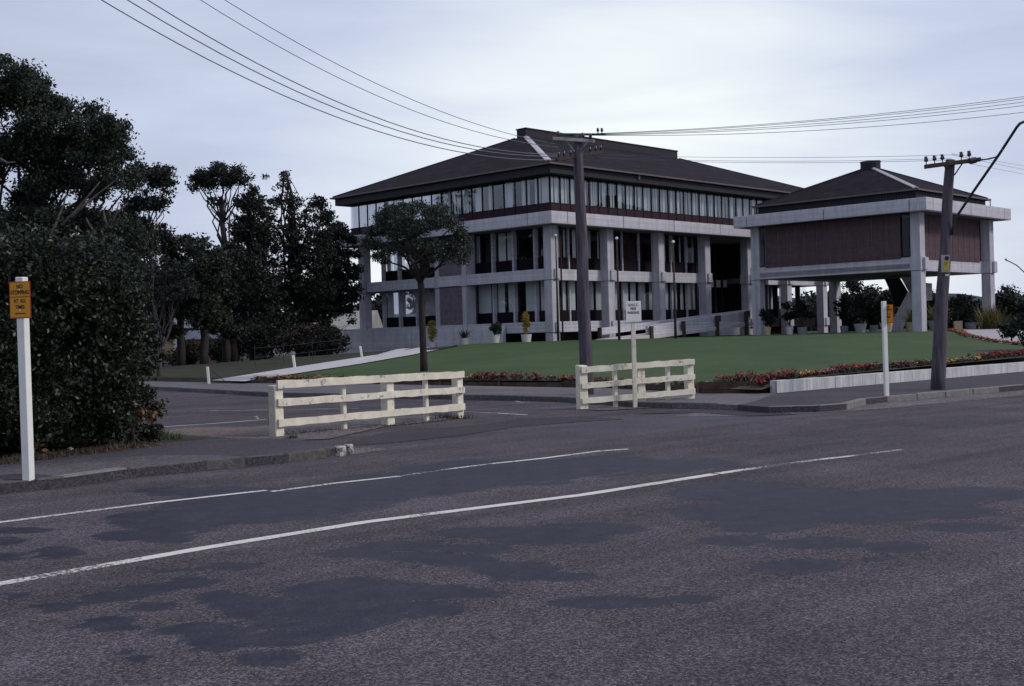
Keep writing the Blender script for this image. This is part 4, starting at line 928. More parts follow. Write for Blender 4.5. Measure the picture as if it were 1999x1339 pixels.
# dog-leg stair rising behind the right column
ST = empty('concrete_stair', (C2[0], C2[1], 0), BROT); tag(ST, 'grey concrete dog-leg stair behind the chamber columns with a boxed landing', 'stairs')
def P2(px, py, Y): p = atY(px, py, Y) - np.array([C2[0], C2[1], 0]); c_, s_ = math.cos(-BROT), math.sin(-BROT); return np.array([p[0] * c_ - p[1] * s_, p[0] * s_ + p[1] * c_, p[2]])
def flight(name, P, Y0, Y1, m):
    A = [tuple(P2(x, y, Y0)) for x, y in P]; B = [tuple(P2(x, y, Y1)) for x, y in P]; n = len(A); mb = MB(); mb.v = A + B
    mb.face(list(range(n))); mb.face([n + i for i in range(n)][::-1])
    for i in range(n): j = (i + 1) % n; mb.face([i, j, n + j, n + i])
    return mb.build(name, m, ST)
flight('upper_flight', [(1726, 543), (1757, 543), (1774, 571), (1756, 598), (1750, 596)], 86.0, 87.2, M['inner'])  # concrete flight in near black: its underside shade is put into the colour
flight('upper_parapet', [(1758, 541), (1781, 541), (1788, 574), (1775, 572)], 85.5, 85.9, M['beam'])
flight('lower_flight', [(1741, 612), (1749, 613), (1772, 570), (1795, 574), (1778, 608), (1758, 652), (1741, 650)], 84.8, 86.0, M['beam'])
flight('landing_box', [(1785, 550), (1819.5, 553), (1820, 586.5), (1790, 588)], 84.6, 86.4, M['beam'])

# side wall closing the entrance recess
MB(FL_).box(2.42, 6.3, 27.62, 27.78, 1.2, 8.7).build('entrance_side_wall', M['spandrel2'], OB)

# ------------------------------------------------------------------ signs
def text(body, size, loc, rx, m, parent, name='lettering', ext=.001, bold=0., sx=1.):
    cu = bpy.data.curves.new(name, 'FONT'); cu.body = body; cu.size = size; cu.extrude = ext; cu.align_x = 'CENTER'; cu.align_y = 'CENTER'; cu.offset = bold
    tmp = bpy.data.objects.new('tmp', cu); COL.objects.link(tmp)
    dg = bpy.context.evaluated_depsgraph_get(); me = bpy.data.meshes.new_from_object(tmp.evaluated_get(dg)); bpy.data.objects.remove(tmp)
    me.materials.clear(); me.materials.append(m); o = bpy.data.objects.new(name, me); COL.objects.link(o); o.parent = parent
    o.location = loc; o.rotation_euler = rx; o.scale = (sx, 1, 1); return o
def post_sign(name, basepx, toppx, z, w, label, cat, rz, z_extra=0, cap=None):
    b = gz(basepx[0], basepx[1], z); t = atY(toppx[0], toppx[1], b[1]); root = empty(name, (b[0], b[1], z), 0); tag(root, label, cat)
    h = t[2] - z; dx = (t[0] - b[0])
    root.rotation_euler = (0, 0, rz); c_, s_ = math.cos(-rz), math.sin(-rz); lx, ly = dx * c_, dx * s_
    mb = MB(); a = w / 2
    mb.hexa([(-a, -a, -.1), (a, -a, -.1), (a, a, -.1), (-a, a, -.1), (lx - a, ly - a, h), (lx + a, ly - a, h), (lx + a, ly + a, h), (lx - a, ly + a, h)])
    return root, mb, h, (lx, ly)
rt, mb, h, l_ = post_sign('no_stopping_sign', (56, 937), (42, 541), .12, .098, 'white square post with a yellow NO STOPPING AT ALL TIMES plate facing the viewer', 'traffic sign', R_(-14))
mb.build('post', M['whitec'], rt, bevel=.006)
pw, ph = .275, .415; zc = h - .045 - ph / 2 - .005; px_ = l_[0] * .9 + .012; py_ = -.0525 + l_[1] * .9
pl = MB().box(px_ - pw / 2, px_ + pw / 2, py_ - .004, py_ - .001, zc - ph / 2, zc + ph / 2).build('sign_plate', M['redt'], rt, bevel=.001)
MB().box(px_ - pw / 2 + .012, px_ + pw / 2 - .012, py_ - .0055, py_ - .0042, zc - ph / 2 + .012, zc + ph / 2 - .012).build('yellow_face', M['yellow'], pl)
MB().box(px_ - pw / 2 + .013, px_ + pw / 2 - .013, py_ - .0065, py_ - .0056, zc + .030, zc + .037).build('dividing_line', M['black'], pl)
rx = (R_(90), 0, 0); yy = py_ - .0072
for body, dz, sz in (('NO', .148, .058), ('STOPPING', .082, .058), ('AT  ALL', -.012, .052), ('TIMES', -.082, .052)): text(body, sz * 1.12, (px_, yy, zc + dz), rx, M['black'], pl, sx=.78, bold=.0012)
ar = MB(); ar.box(px_ - .05, px_ + .07, yy - .0005, yy + .001, zc - .158, zc - .148); ar.quad([(px_ - .075, yy - .0005, zc - .153), (px_ - .045, yy - .0005, zc - .165), (px_ - .045, yy - .0005, zc - .141)]); ar.build('arrow', M['black'], pl)
for dz in (.115, -.115): MB().box(px_ - .008, px_ + .008, yy - .003, yy - .001, zc + dz - .008, zc + dz + .008).build('bolt', M['whitec'], pl)
rt, mb, h, l_ = post_sign('no_stopping_sign', (1731, 773.5), (1725, 588), .12, .085, 'white square post on the right footpath with its yellow plate turned almost edge-on', 'traffic sign', R_(8))
mb.build('post', M['whitec'], rt, bevel=.006)
pr = empty('plate_mount', (0, 0, 0)); bpy.data.objects.remove(pr)
def rotbox(cx, cy, ang, w, t, z0, z1):
    c_, s_ = math.cos(ang), math.sin(ang); P = []
    for z in (z0, z1):
        for x, y in ((-w / 2, -t / 2), (w / 2, -t / 2), (w / 2, t / 2), (-w / 2, t / 2)): P.append((cx + x * c_ - y * s_, cy + x * s_ + y * c_, z))
    return MB().hexa(P)
A2 = R_(-75); pl = rotbox(.062, -.06, A2, .27, .004, h - .46, h - .07).build('sign_plate', M['redt'], rt)
nx, ny = math.sin(A2), -math.cos(A2)
rotbox(.062 + nx * .003, -.06 + ny * .003, A2, .25, .002, h - .448, h - .082).build('yellow_face', M['yellow'], pl)
for body, zz, sz in (('NO', h - .12, .058), ('STOPPING', h - .18, .058), ('AT  ALL', h - .27, .052), ('TIMES', h - .335, .052)): text(body, sz, (.062 + nx * .005, -.06 + ny * .005, zz), (R_(90), 0, A2), M['black'], pl, sx=.75, bold=.001)
rt, mb, h, l_ = post_sign('parking_sign', (1240, 796), (1235, 588), .0, .085, 'cream board reading U.H.C.C. FREE PARKING on a post behind the right fence', 'sign', R_(4))
mb.build('post', M['white'], rt, bevel=.006)
zc = h - .215; xo = l_[0] + .0
pl = MB().box(xo - .165, xo + .165, -.062, -.046, zc - .225, zc + .215).build('sign_board', M['whitec'], rt, bevel=.004)
for body, dz, sz in (('U.H.C.C.', .135, .075), ('FREE', .055, .075), ('PARKING', -.03, .075)): text(body, sz, (xo, -.0645, zc + dz), rx, M['letter'], pl, sx=.80, bold=.0015)

# ------------------------------------------------------------------ white post and rail fences
def fence(label, P0, P1, posts, rails, seed, dy=-.1):
    random.seed(seed); P0 = np.array(P0[:2]); P1 = np.array(P1[:2]); d_ = P1 - P0; Ln = np.linalg.norm(d_); rz = math.atan2(d_[1], d_[0])
    root = empty('white_fence', (P0[0], P0[1], 0), rz); tag(root, label, 'fence', 'white rail fences closing off the side street')
    for (u, w, h) in posts:
        x = u * Ln; mb = MB(); lean = random.uniform(-.015, .015); a = w / 2
        mb.hexa([(x - a, -a, -.1), (x + a, -a, -.1), (x + a, a, -.1), (x - a, a, -.1), (x - a * .97 + lean, -a, h), (x + a * .97 + lean, -a, h), (x + a * .97 + lean, a, h + .01), (x - a * .97 + lean, a, h + .01)])
        mb.build('post' if w > .12 else 'batten', M['white'], root, bevel=.012)
    for (z0, z1, hh, y0) in rails:
        mb = MB(); n = 22; b = 0
        for i in range(n + 1):
            u = i / n; x = -.06 + u * (Ln + .12); z = z0 + (z1 - z0) * u + random.uniform(-.006, .006); k = hh * random.uniform(.9, 1.06) / 2
            mb.v += [(x, y0 - .045, z - k), (x, y0, z - k), (x, y0 + .004, z + k), (x, y0 - .045, z + k * .98)]
        for i in range(n):
            for k in range(4): mb.face([4 * i + k, 4 * i + (k + 1) % 4, 4 * i + 4 + (k + 1) % 4, 4 * i + 4 + k])
        mb.face([0, 1, 2, 3]); mb.face([4 * n, 4 * n + 1, 4 * n + 2, 4 * n + 3]); mb.build('rail', M['white'], root)
    return root
fence('longer white post and rail fence left of the street mouth, paint flaking off its rails', gz(541, 852, .0), gz(895, 816, .0),
      [(0, .185, .86), (.335, .09, .84), (.575, .19, .84), (.80, .09, .84), (1.0, .17, .84)], [(.885, .865, .135, -.095), (.58, .56, .125, -.095), (.235, .225, .125, -.095)], 4)
fence('shorter white post and rail fence in front of the timber power pole and parking sign', gz(1137, 799, .0), gz(1347, 788, .0),
      [(0, .2, .93), (.30, .09, .86), (.53, .19, .88), (.79, .09, .86), (1.0, .17, .88)], [(.84, .93, .13, -.105), (.50, .60, .12, -.105), (.18, .28, .12, -.105)], 9)
for (x, y, x2, y2, lab) in ((408, 746, 405, 716, 'short white marker post at the foot of the pale path, with a thin stay'), (576, 718, 572, 693.5, 'short leaning white marker post halfway up the pale path'), (707, 697.5, 703, 675.5, 'short white marker post in front of the blockwork wall')):
    p = hit(x, y); t = atY(x2, y2, p[1]); root = empty('marker_post', tuple(p)); tag(root, lab, 'post', 'white marker posts along the path')
    w_ = .09 if x < 500 else .11; mb = MB(); a = w_ / 2; dx = t[0] - p[0]; h = t[2] - p[2]; mb.hexa([(-a, -a, -.1), (a, -a, -.1), (a, a, -.1), (-a, a, -.1), (dx - a, -a, h), (dx + a, -a, h), (dx + a, a, h), (dx - a, a, h)]); mb.build('post', M['whitec'], root, bevel=.01)
    if x < 500: MB().tube([(.02, .06, .5), (.55, .2, .02)], .012, 5).build('stay', M['dwood'], root)

# ------------------------------------------------------------------ utility poles
def insulator(mb, x, y, z, s=1.):
    mb.tube([(x, y, z - .02), (x, y, z + .07 * s), (x, y, z + .075 * s), (x, y, z + .12 * s), (x, y, z + .15 * s), (x, y, z + .20 * s), (x, y, z + .215 * s)], [.012, .012, .05 * s, .06 * s, .045 * s, .055 * s, .02], 8)
def utility(name, label, bpx, tpx, r0, r1, z=.1):
    b = gz(*bpx, z); t = atY(*tpx, b[1]); root = empty(name, (b[0], b[1], z)); tag(root, label, 'utility pole')
    h = t[2] - z; dx = t[0] - b[0]; mb = MB(); n = 10
    mb.tube([(dx * i / n + .012 * math.sin(i * 1.3), 0, -.3 if i == 0 else h * i / n) for i in range(n + 1)], [r0 + (r1 - r0) * i / n for i in range(n + 1)], 14)
    mb.build('shaft', M['wood'], root, smooth=True, fix=False)
    return root, np.array([b[0], b[1], z]), h, dx
def arm(root, O, p, q, Y0, Y1, th, m, ins, name='crossarm', s=1.):
    a = atY(*p, Y0) - O; b = atY(*q, Y1) - O; mb = MB(); A, B = Vector(a), Vector(b); d_ = (B - A).normalized(); sd = d_.cross(Vector((0, 0, 1))).normalized() * th / 2; up_ = Vector((0, 0, th * .55))
    mb.hexa([A - sd - up_, B - sd - up_, B + sd - up_, A + sd - up_, A - sd + up_, B - sd + up_, B + sd + up_, A + sd + up_]); o = mb.build(name, m, root, bevel=.008)
    for u in ins:
        c = A.lerp(B, u); k = MB(); insulator(k, c.x, c.y, c.z + up_.z, s); k.build('insulator', M['insul'], o, smooth=True, fix=False)
    return A, B
ra, OA, ha, dxa = utility('utility_pole', 'thick weathered timber power pole standing behind the right fence, two crossarms at its head', (1146, 771), (1128, 264), .175, .115)
YA = OA[1]
arm(ra, OA, (1079, 270.5), (1161, 276), YA - .22, YA - .10, .075, M['wood2'], (.13, .72, .9), s=.7)
arm(ra, OA, (1088, 262), (1182, 262.5), YA + .9, YA - .4, .05, M['iron'], (.85, .93), name='side_arm', s=.6)
arm(ra, OA, (1086, 312), (1176, 297), YA - .7, YA + .9, .075, M['dwood'], (.05, .16, .3, .72, .85, .96), s=.62)
mb = MB(); a = Vector(atY(1103, 272, YA - .2) - OA); b = Vector(atY(1122, 296, YA - .12) - OA); mb.tube([a, b], .014, 6); a = Vector(atY(1150, 275, YA - .2) - OA); b = Vector(atY(1133, 292, YA - .12) - OA); mb.tube([a, b], .014, 6); mb.build('brace', M['wood2'], ra)
rb, OBp, hb, dxb = utility('utility_pole', 'leaning timber power pole with yellow warning plate and lamp arm', (1829, 762), (1855, 312), .165, .105)
YB = OBp[1]
arm(rb, OBp, (1805, 325.5), (1914, 311), YB - .20, YB - .16, .085, M['dwood'], (.03, .18, .32, .66, .80), s=.85)
MB().tube([tuple(atY(1893, 315, YB - .2) - OBp), tuple(atY(1905, 312, YB - .2) - OBp)], .07, 8).build('fuse_holder', M['insul'], rb)
mb = MB(); mb.tube([tuple(atY(1880, 317, YB - .2) - OBp), tuple(atY(1863, 342, YB - .1) - OBp)], .016, 6); mb.tube([tuple(atY(1843, 324, YB - .2) - OBp), tuple(atY(1848, 330, YB - .1) - OBp)], .016, 6); mb.build('brace', M['iron'], rb)
lp = [atY(1858, 458, YB - .12), atY(1861, 440, YB - .14), atY(1866, 425, YB - .18), atY(1900, 374, YB - .6), atY(1950, 302, YB - 1.3), atY(1985, 248, YB - 1.9), atY(1991, 241, YB - 2.0), atY(1999, 237.5, YB - 2.2), atY(2030, 237, YB - 2.8), atY(2060, 240, YB - 3.3)]
la = MB().tube([tuple(p - OBp) for p in lp], .030, 8).build('lamp_arm', M['iron'], rb, smooth=True, fix=False)
mb = MB(); c = lp[-1] - OBp; mb.tube([tuple(c), tuple(c + np.array([.25, -.2, -.02])), tuple(c + np.array([.55, -.45, -.08]))], [.04, .10, .07], 10); mb.build('lamp_head', M['potg'], la, smooth=True)
mb = MB(); mb.tube([tuple(atY(*p, YB - .2 - i * .35) - OBp) for i, p in enumerate(((1905, 313), (1925, 311), (1943, 307), (1949, 303), (1956, 292)))], .018, 6); mb.build('arm_strut', M['iron'], rb, smooth=True)
# warning plate on the second pole
pc = atY(1845.5, 514, YB - .17) - OBp
pl = MB().box(pc[0] - .095, pc[0] + .095, pc[1] - .012, pc[1], pc[2] - .20, pc[2] + .19).build('warning_plate', M['potg'], rb)
MB().box(pc[0] - .045, pc[0] + .07, pc[1] - .016, pc[1] - .013, pc[2] - .15, pc[2] + .055).build('yellow_panel', mat('faded_yellow_panel', (.42, .33, .03), .6, var=.15, scale=12), pl)
mb = MB(); mb.tube([(pc[0] + .03, pc[1] - .0125, pc[2] + .115), (pc[0] + .03, pc[1] - .017, pc[2] + .115)], .048, 16); mb.build('dark_disc', M['spandrel'], pl)
mb = MB(); [mb.box(pc[0] - .03 + .0 * k, pc[0] + .05 - .01 * k, pc[1] - .018, pc[1] - .0162, pc[2] + .02 - .028 * k, pc[2] + .03 - .028 * k) for k in range(3)]; mb.build('lettering', M['letter'], pl)
MB().box(pc[0] - .015, pc[0] + .075, pc[1] - .012, pc[1], pc[2] - .285, pc[2] - .25).build('number_tag', M['pot'], rb)

# ------------------------------------------------------------------ overhead wires
def wire(A, B, pts, label, r=.011, u1=1.25, u0=0., cat='power line', grp='overhead wires'):
    A = np.array(A, float); B = np.array(B, float); d_ = B - A; n3 = np.array([-d_[1], d_[0], 0.]); us, zs = [], []
    for (x, y) in pts:
        r_ = ray(x, y); A3 = np.array([A[0], A[1], 0]); k = ((A3 - np.array([CO[0], CO[1], 0])) @ n3) / (r_ @ n3); P = CO + r_ * k
        us.append(((P[:2] - A) @ d_) / (d_ @ d_)); zs.append(P[2])
    deg = 2 if len(pts) > 2 else 1; co = np.polyfit(us, zs, deg); n = 40; pp = []
    for i in range(n + 1):
        u = u0 + (u1 - u0) * i / n; z = np.polyval(co, u); pp.append((A[0] + d_[0] * u, A[1] + d_[1] * u, z))
    o = MB().tube(pp, r, 5).build('power_line', M['wire'], smooth=True, fix=False); tag(o, label, cat, grp)
LBp = (-12., 12.)
for i, (p, lab) in enumerate(((((1100, 311), (1069, 312), (906, 300), (692, 240), (520, 169.4), (335.6, 80)), 'lowest of the three wires crossing the sky to the upper left'),
        (((1100, 304), (925, 293), (734.5, 240), (520, 148.4), (382.7, 80)), 'middle of the three close wires crossing the sky to the upper left'),
        (((1100, 300), (937, 289), (769, 240), (520, 131), (418.7, 80)), 'top of the three close wires crossing the sky to the upper left'),
        (((1090, 285), (982, 274.4), (873.6, 240), (640, 137), (388, 0)), 'left one of the pair of thin wires above the office roof'),
        (((1110, 283), (1006, 266.8), (920, 240), (690, 137), (436, 0)), 'right one of the pair of thin wires above the office roof'))):
    wire((1.5 - .08 * i, 29.3), (LBp[0] + .5 * i, LBp[1] + .3 * i), p, lab, r=(.010, .010, .010, .007, .007)[i], u1=1.1)
for i, p in enumerate((((1180, 260), (1300, 254.5), (1560, 237), (1999, 188.4)), ((1180, 261), (1300, 256), (1560, 239.5), (1999, 192.5)), ((1180, 262), (1300, 259), (1560, 243.7), (1999, 199)), ((1180, 263), (1300, 261), (1560, 247.5), (1999, 206)), ((1180, 264), (1300, 264.6), (1560, 256), (1999, 219)))):
    wire((2.2, 29.3), (24. + i * .3, 25.5 + i * .4), p, ('topmost wire rising to the upper right edge', 'second wire from the top rising to the right edge', 'middle wire of the five rising to the right edge', 'fourth wire from the top rising to the right edge', 'lowest wire of the five rising to the right edge')[i], r=.0065, u1=.9)
for i, p in enumerate((((1195, 303), (1322, 305.7), (1560, 308), (1740, 304.5), (1876, 302)), ((1170, 307), (1400, 313.5), (1560, 315), (1740, 311.5), (1835, 310)), ((1168, 309), (1400, 316.5), (1560, 318), (1740, 315), (1808, 314)))):
    wire((2.2, 29.7), (OBp[0] + dxb, YB - .1), p, ('thin upper wire', 'thin middle wire', 'thin lower wire')[i] + ' strung between the two timber poles', r=.0045, u1=1.0)
for i, p in enumerate((((1876, 303), (1999, 323.5)), ((1890, 309), (1999, 331)), ((1880, 317), (1999, 340)))):
    wire((OBp[0] + dxb, YB - .1), (26., 60.), p, ('upper', 'middle', 'lower')[i] + ' faint wire leaving the lamp pole toward the right edge', r=.006, u1=1.2)

# ------------------------------------------------------------------ street tree on the lawn edge
random.seed(31)
tb = hit(828, 725); YT = tb[1]
def rel(px, py, Y, base): return tuple(atY(px, py, Y) - base)
root = empty('street_tree', tuple(tb)); tag(root, 'small round-headed tree with slim dark trunk on the lawn edge', 'tree')
mb = MB(); tp = [(0, 0, -.2)] + [rel(*q, YT, tb) for q in ((827, 700), (825, 650), (823, 600), (823, 570), (821, 552))]
mb.tube(tp, [.16, .135, .125, .12, .12, .13], 10)
fork = rel(821, 553, YT, tb)
for q, dy, rr in (((800, 520), .5, .075), ((812, 510), -.6, .07), ((824, 505), .3, .075), ((838, 520), -.5, .075), ((806, 515), -1.0, .08), ((832, 505), 1.0, .08)):
    m1 = rel(*q, YT + dy, tb); limb(mb, fork, m1, rr, rr * .6, .08, 3, 7)
    for k in range(4):
        a = random.uniform(-95, 95); e = rel(822 + a, 455 + random.uniform(-35, 40), YT + random.uniform(-1.4, 1.4), tb); limb(mb, m1, e, rr * .5, .015, .15, 5, 5, sag=.04)
for q in ((755, 510), (775, 525), (870, 515), (890, 500)): limb(mb, rel(816 if q[0] < 800 else 830, 540, YT, tb), rel(*q, YT + random.uniform(-.8, .8), tb), .06, .02, .12, 5, 5, sag=.05)
mb.build('trunk', M['bark'], root, smooth=True, fix=False)
bl_ = []
for (x, y, r) in ((745, 445, 20), (722, 452, 13), (728, 478, 16), (745, 425, 14), (762, 412, 15), (785, 406, 15), (790, 430, 20), (815, 400, 12), (838, 412, 16), (862, 410, 15), (850, 432, 20), (880, 432, 16), (893, 452, 15), (905, 472, 15), (912, 492, 10), (885, 480, 18), (868, 500, 13), (845, 485, 16), (815, 478, 14), (790, 490, 13), (765, 485, 16), (770, 455, 18), (820, 445, 20), (738, 500, 11), (752, 512, 8), (893, 505, 11), (715, 468, 10), (800, 458, 14), (905, 508, 7), (842, 508, 9)):
    for dy in (-1.1, .0, 1.0):
        c = rel(x, y, YT + dy * (1 - abs(x - 820) / 140), tb); rr = r / 49.3; bl_.append((c[0], c[1], c[2], rr, rr, rr * .75))
leaves('crown', G4, bl_, 29000, .050, root, 31, .15, 20, droop=.5)

# ------------------------------------------------------------------ potted plants
def pot(px, Y, zt, wt, wb, hh, m, kind, ph, label, seed, pw=.5, square=False):
    p = atY(px, 640, Y); z = terr(p[0], p[1]) if zt is None else zt; root = empty('potted_plant', (p[0], p[1], z)); tag(root, label, 'potted plant', 'potted plants round the buildings')
    mb = MB(); n = 4 if square else 16
    prof = [(wb * .5, 0), (wb * .5 + (wt - wb) * .25, hh * .5), (wt * .5, hh), (wt * .5 - .05, hh), (wt * .5 - .07, hh - .08)]
    for r, zz in prof:
        for k in range(n): a = 2 * math.pi * k / n + (.6 if square else 0); mb.v.append((r * math.cos(a), r * math.sin(a), zz))
    for i in range(len(prof) - 1):
        for k in range(n): mb.face([i * n + k, i * n + (k + 1) % n, (i + 1) * n + (k + 1) % n, (i + 1) * n + k])
    mb.face(list(range(n))[::-1]); mb.face([(len(prof) - 1) * n + k for k in range(n)]); mb.build('pot', m, root)
    r = random.Random(seed)
    if kind == 'gold': leaves('foliage', GY, [(0, 0, hh + ph * f, pw * .5 * k, pw * .5 * k, ph * .16) for f, k in ((.1, .5), (.28, .8), (.46, 1), (.64, 1), (.8, .8), (.93, .5))], 2600, .05, root, seed, .08, 16)
    elif kind in ('flax', 'oflax'):
        mb = MB()
        for k in range(90):
            a = r.uniform(0, 6.3); el_ = r.uniform(.25, 1.4); ln = ph * r.uniform(.6, 1.1); dr = r.uniform(.1, .5); w = .028; pts = []
            for i in range(5):
                u = i / 4; x = math.cos(el_) * ln * u; zz = math.sin(el_) * ln * u - dr * ln * u * u; pts.append((math.cos(a) * x, math.sin(a) * x, hh - .05 + zz))
            s_ = (-math.sin(a) * w, math.cos(a) * w); b = len(mb.v)
            for i, q in enumerate(pts): k2 = 1 - (i / 4) ** 2 * .9; mb.v += [(q[0] - s_[0] * k2, q[1] - s_[1] * k2, q[2]), (q[0] + s_[0] * k2, q[1] + s_[1] * k2, q[2])]
            for i in range(4): mb.face([b + 2 * i, b + 2 * i + 1, b + 2 * i + 3, b + 2 * i + 2])
        mb.build('foliage', GP if kind == 'flax' else GO, root, fix=False)
    else:
        mb = MB(); mb.tube([(0, 0, hh - .1), (0, 0, hh + ph * .5)], .03, 6)
        for k in range(6): limb(mb, (0, 0, hh), (r.uniform(-pw, pw) * .4, r.uniform(-pw, pw) * .4, hh + ph * r.uniform(.5, .9)), .02, .006, .1, 3, 4)
        mb.build('stem', M['bark'], root, fix=False); leaves('foliage', G2 if kind == 'green' else G1, rblobs(0, 0, hh + ph * .55, pw * .38, pw * .38, ph * .36, 9, pw * .3, seed, .9), 2200, .075, root, seed, .1, 14)
pot(843, 81, None, .72, .52, .52, M['pot'], 'gold', 1.45, 'golden conifer in a white pot just right of the street tree trunk', 1, .72)
pot(906, 79, None, .66, .52, .50, M['pot'], 'flax', 1.1, 'purple flax with arching blades in a white pot below the brick panel', 2)
pot(965, 77.2, None, .70, .55, .50, M['pot'], 'green', .95, 'small dark green shrub in a white pot by the end of the plinth wall', 3, .75)
pot(1027, 75.3, None, .68, .54, .50, M['pot'], 'gold', 1.35, 'slim golden conifer in a white pot left of the corner column', 4, .5)
for (px, Y, wt, wb, hh, m, kind, ph, pw, lab) in (
    (1498, 80.5, .52, .36, .55, M['potc'], 'dark', 1.3, 1.0, 'dark shrub in a cream pot right beside the chamber front left column'),
    (1541, 81, .58, .4, .55, M['pot'], 'dark', 1.7, .9, 'dark shrub in a white pot, second plant from the chamber left column'),
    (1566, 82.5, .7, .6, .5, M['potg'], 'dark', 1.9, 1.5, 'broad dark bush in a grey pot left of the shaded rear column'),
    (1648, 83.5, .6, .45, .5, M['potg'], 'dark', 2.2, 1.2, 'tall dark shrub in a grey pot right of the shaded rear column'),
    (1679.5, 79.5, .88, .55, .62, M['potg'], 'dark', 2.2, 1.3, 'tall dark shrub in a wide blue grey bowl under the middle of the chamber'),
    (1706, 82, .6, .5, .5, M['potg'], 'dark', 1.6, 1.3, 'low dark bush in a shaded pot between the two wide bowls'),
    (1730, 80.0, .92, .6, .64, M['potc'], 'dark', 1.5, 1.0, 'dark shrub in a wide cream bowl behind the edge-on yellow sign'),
    (1778, 80.5, .8, .5, .64, M['potc'], 'oflax', 1.6, 1.0, 'olive flax in a cream bowl partly hidden by the front right column'),
    (1824, 79.5, .95, .45, .70, M['potg'], 'oflax', 1.7, 1.1, 'olive flax in a grey bowl half hidden by the leaning power pole'),
    (1870, 80, .75, .68, .62, M['potc'], 'dark', 1.9, 1.5, 'dark bush in a square tan tub right of the leaning power pole'),
    (1895, 84, .8, .6, .5, M['potg'], 'dark', 1.9, 1.7, 'dark bush in a shaded pot between the tan tub and the far right column'),
    (1917, 80, .58, .45, .52, M['pot'], 'dark', 1.0, .9, 'dark shrub in a small white pot at the foot of the far right column')):
    pot(px, Y, None, wt, wb, hh, m, kind, ph, lab, int(px), pw, square=(px == 1870))
def clump(name, label, cat, px, py, Y, w, hh, m, seed, n=3000, size=.1):
    p = atY(px, py, Y); z = terr(p[0], p[1]); root = empty(name, (p[0], p[1], z)); tag(root, label, cat)
    mb = MB(); r = random.Random(seed); random.seed(seed)
    for k in range(7): limb(mb, (0, 0, -.05), (r.uniform(-w, w) * .4, r.uniform(-w, w) * .3, hh * r.uniform(.5, .9)), .035, .01, .15, 4, 5)
    mb.build('stems', M['bark'], root, fix=False); leaves('foliage', m, rblobs(0, 0, hh * .55, w * .42, w * .35, hh * .36, 10, w * .22, seed, .85), n, size, root, seed, w * .09, 16)
    return root
def bladeplant(name, label, px, py, Y, hh, m, seed, n=240, w=.035):
    p = atY(px, py, Y); z = terr(p[0], p[1]); r = random.Random(seed); mb = MB()
    for k in range(n):
        a = r.uniform(0, 6.3); el_ = r.uniform(.5, 1.5); ln = hh * r.uniform(.6, 1.1); dr = r.uniform(0, .35); ox, oy = r.gauss(0, .25), r.gauss(0, .25); b = len(mb.v); s_ = (-math.sin(a) * w, math.cos(a) * w)
        for i in range(5):
            u = i / 4; x = math.cos(el_) * ln * u; zz = math.sin(el_) * ln * u - dr * ln * u * u; k2 = 1 - (i / 4) ** 2 * .9; c = (ox + math.cos(a) * x, oy + math.sin(a) * x)
            mb.v += [(c[0] - s_[0] * k2, c[1] - s_[1] * k2, zz), (c[0] + s_[0] * k2, c[1] + s_[1] * k2, zz)]
        for i in range(4): mb.face([b + 2 * i, b + 2 * i + 1, b + 2 * i + 3, b + 2 * i + 2])
    o = mb.build(name, m, fix=False); o.location = (p[0], p[1], z); tag(o, label, 'plant'); return o
bladeplant('flax_plant', 'large olive and gold flax clump to the right of the chamber far right column', 1935, 640, 78, 1.9, GO, 3, 420)
clump('shrub', 'loose dark shrub cut off by the right edge, at the forecourt border', 'shrub', 2008, 690, 44, 1.9, 1.75, G2, 12, 3600, .10)
clump('shrub', 'dark shrub behind the far right column of the chamber', 'shrub', 1905, 640, 92, 3.4, 2.4, G1, 13, 3000, .15)

# ------------------------------------------------------------------ trees behind, left
def bgtree(label, cx, yb, Y, blobs, n, m, size, seed, tr=.3, clump_=.30, grp='dark trees beyond the path', tops=None, depth=1.6, name='tree', bark=None, z=None, per=26, lfrom=.35, tt=.72):
    p = atY(cx, yb, Y); z = terr(p[0], p[1]) if z is None else z; base = np.array([p[0], p[1], z]); r = random.Random(seed); sc_ = FPX / Y; bb = []
    for (x, y, rp) in blobs:
        for k in range(3):
            c = atY(x + r.uniform(-.2, .2) * rp, y + r.uniform(-.2, .2) * rp, Y + r.uniform(-1, 1) * depth) - base; rr = rp / sc_ * r.uniform(.75, 1.05); bb.append((c[0], c[1], c[2], rr, rr, rr * .8))
    hmax = max(b[2] for b in bb); mid = np.mean([b[0] for b in bb])
    return tree(name, label, 'tree', base, hmax, bb, n, None, m, size, tr, lfrom, hmax * tt, grp, seed, clump_, bark, True, per, lean=(mid * .7, 0))
_rc = random.Random(3); _cone = []
for _y in range(330, 640, 13):
    _h = min(66, (_y - 322) * .50) * _rc.uniform(.8, 1.12)
    for _k in (-1, -.5, .1, .55, 1): _cone.append((556 + _k * _h + (_y - 322) * .06, _y + abs(_k) * 12 + _rc.uniform(-5, 5), 6 + min(22, (_y - 322) * .14)))
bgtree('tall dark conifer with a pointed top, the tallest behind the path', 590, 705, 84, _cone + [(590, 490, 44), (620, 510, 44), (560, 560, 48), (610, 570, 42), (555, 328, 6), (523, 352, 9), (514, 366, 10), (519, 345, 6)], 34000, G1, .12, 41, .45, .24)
bgtree('broad dark conifer whose lower branches reach the office corner', 622, 708, 88, [(620, 400, 22), (640, 425, 24), (655, 450, 26), (635, 480, 38), (660, 500, 34), (675, 460, 12), (684, 470, 14), (668, 452, 12), (690, 530, 22), (650, 545, 40), (680, 570, 30), (630, 590, 38), (665, 600, 26), (600, 610, 30), (693, 495, 12)], 24000, G1, .13, 42, .35)
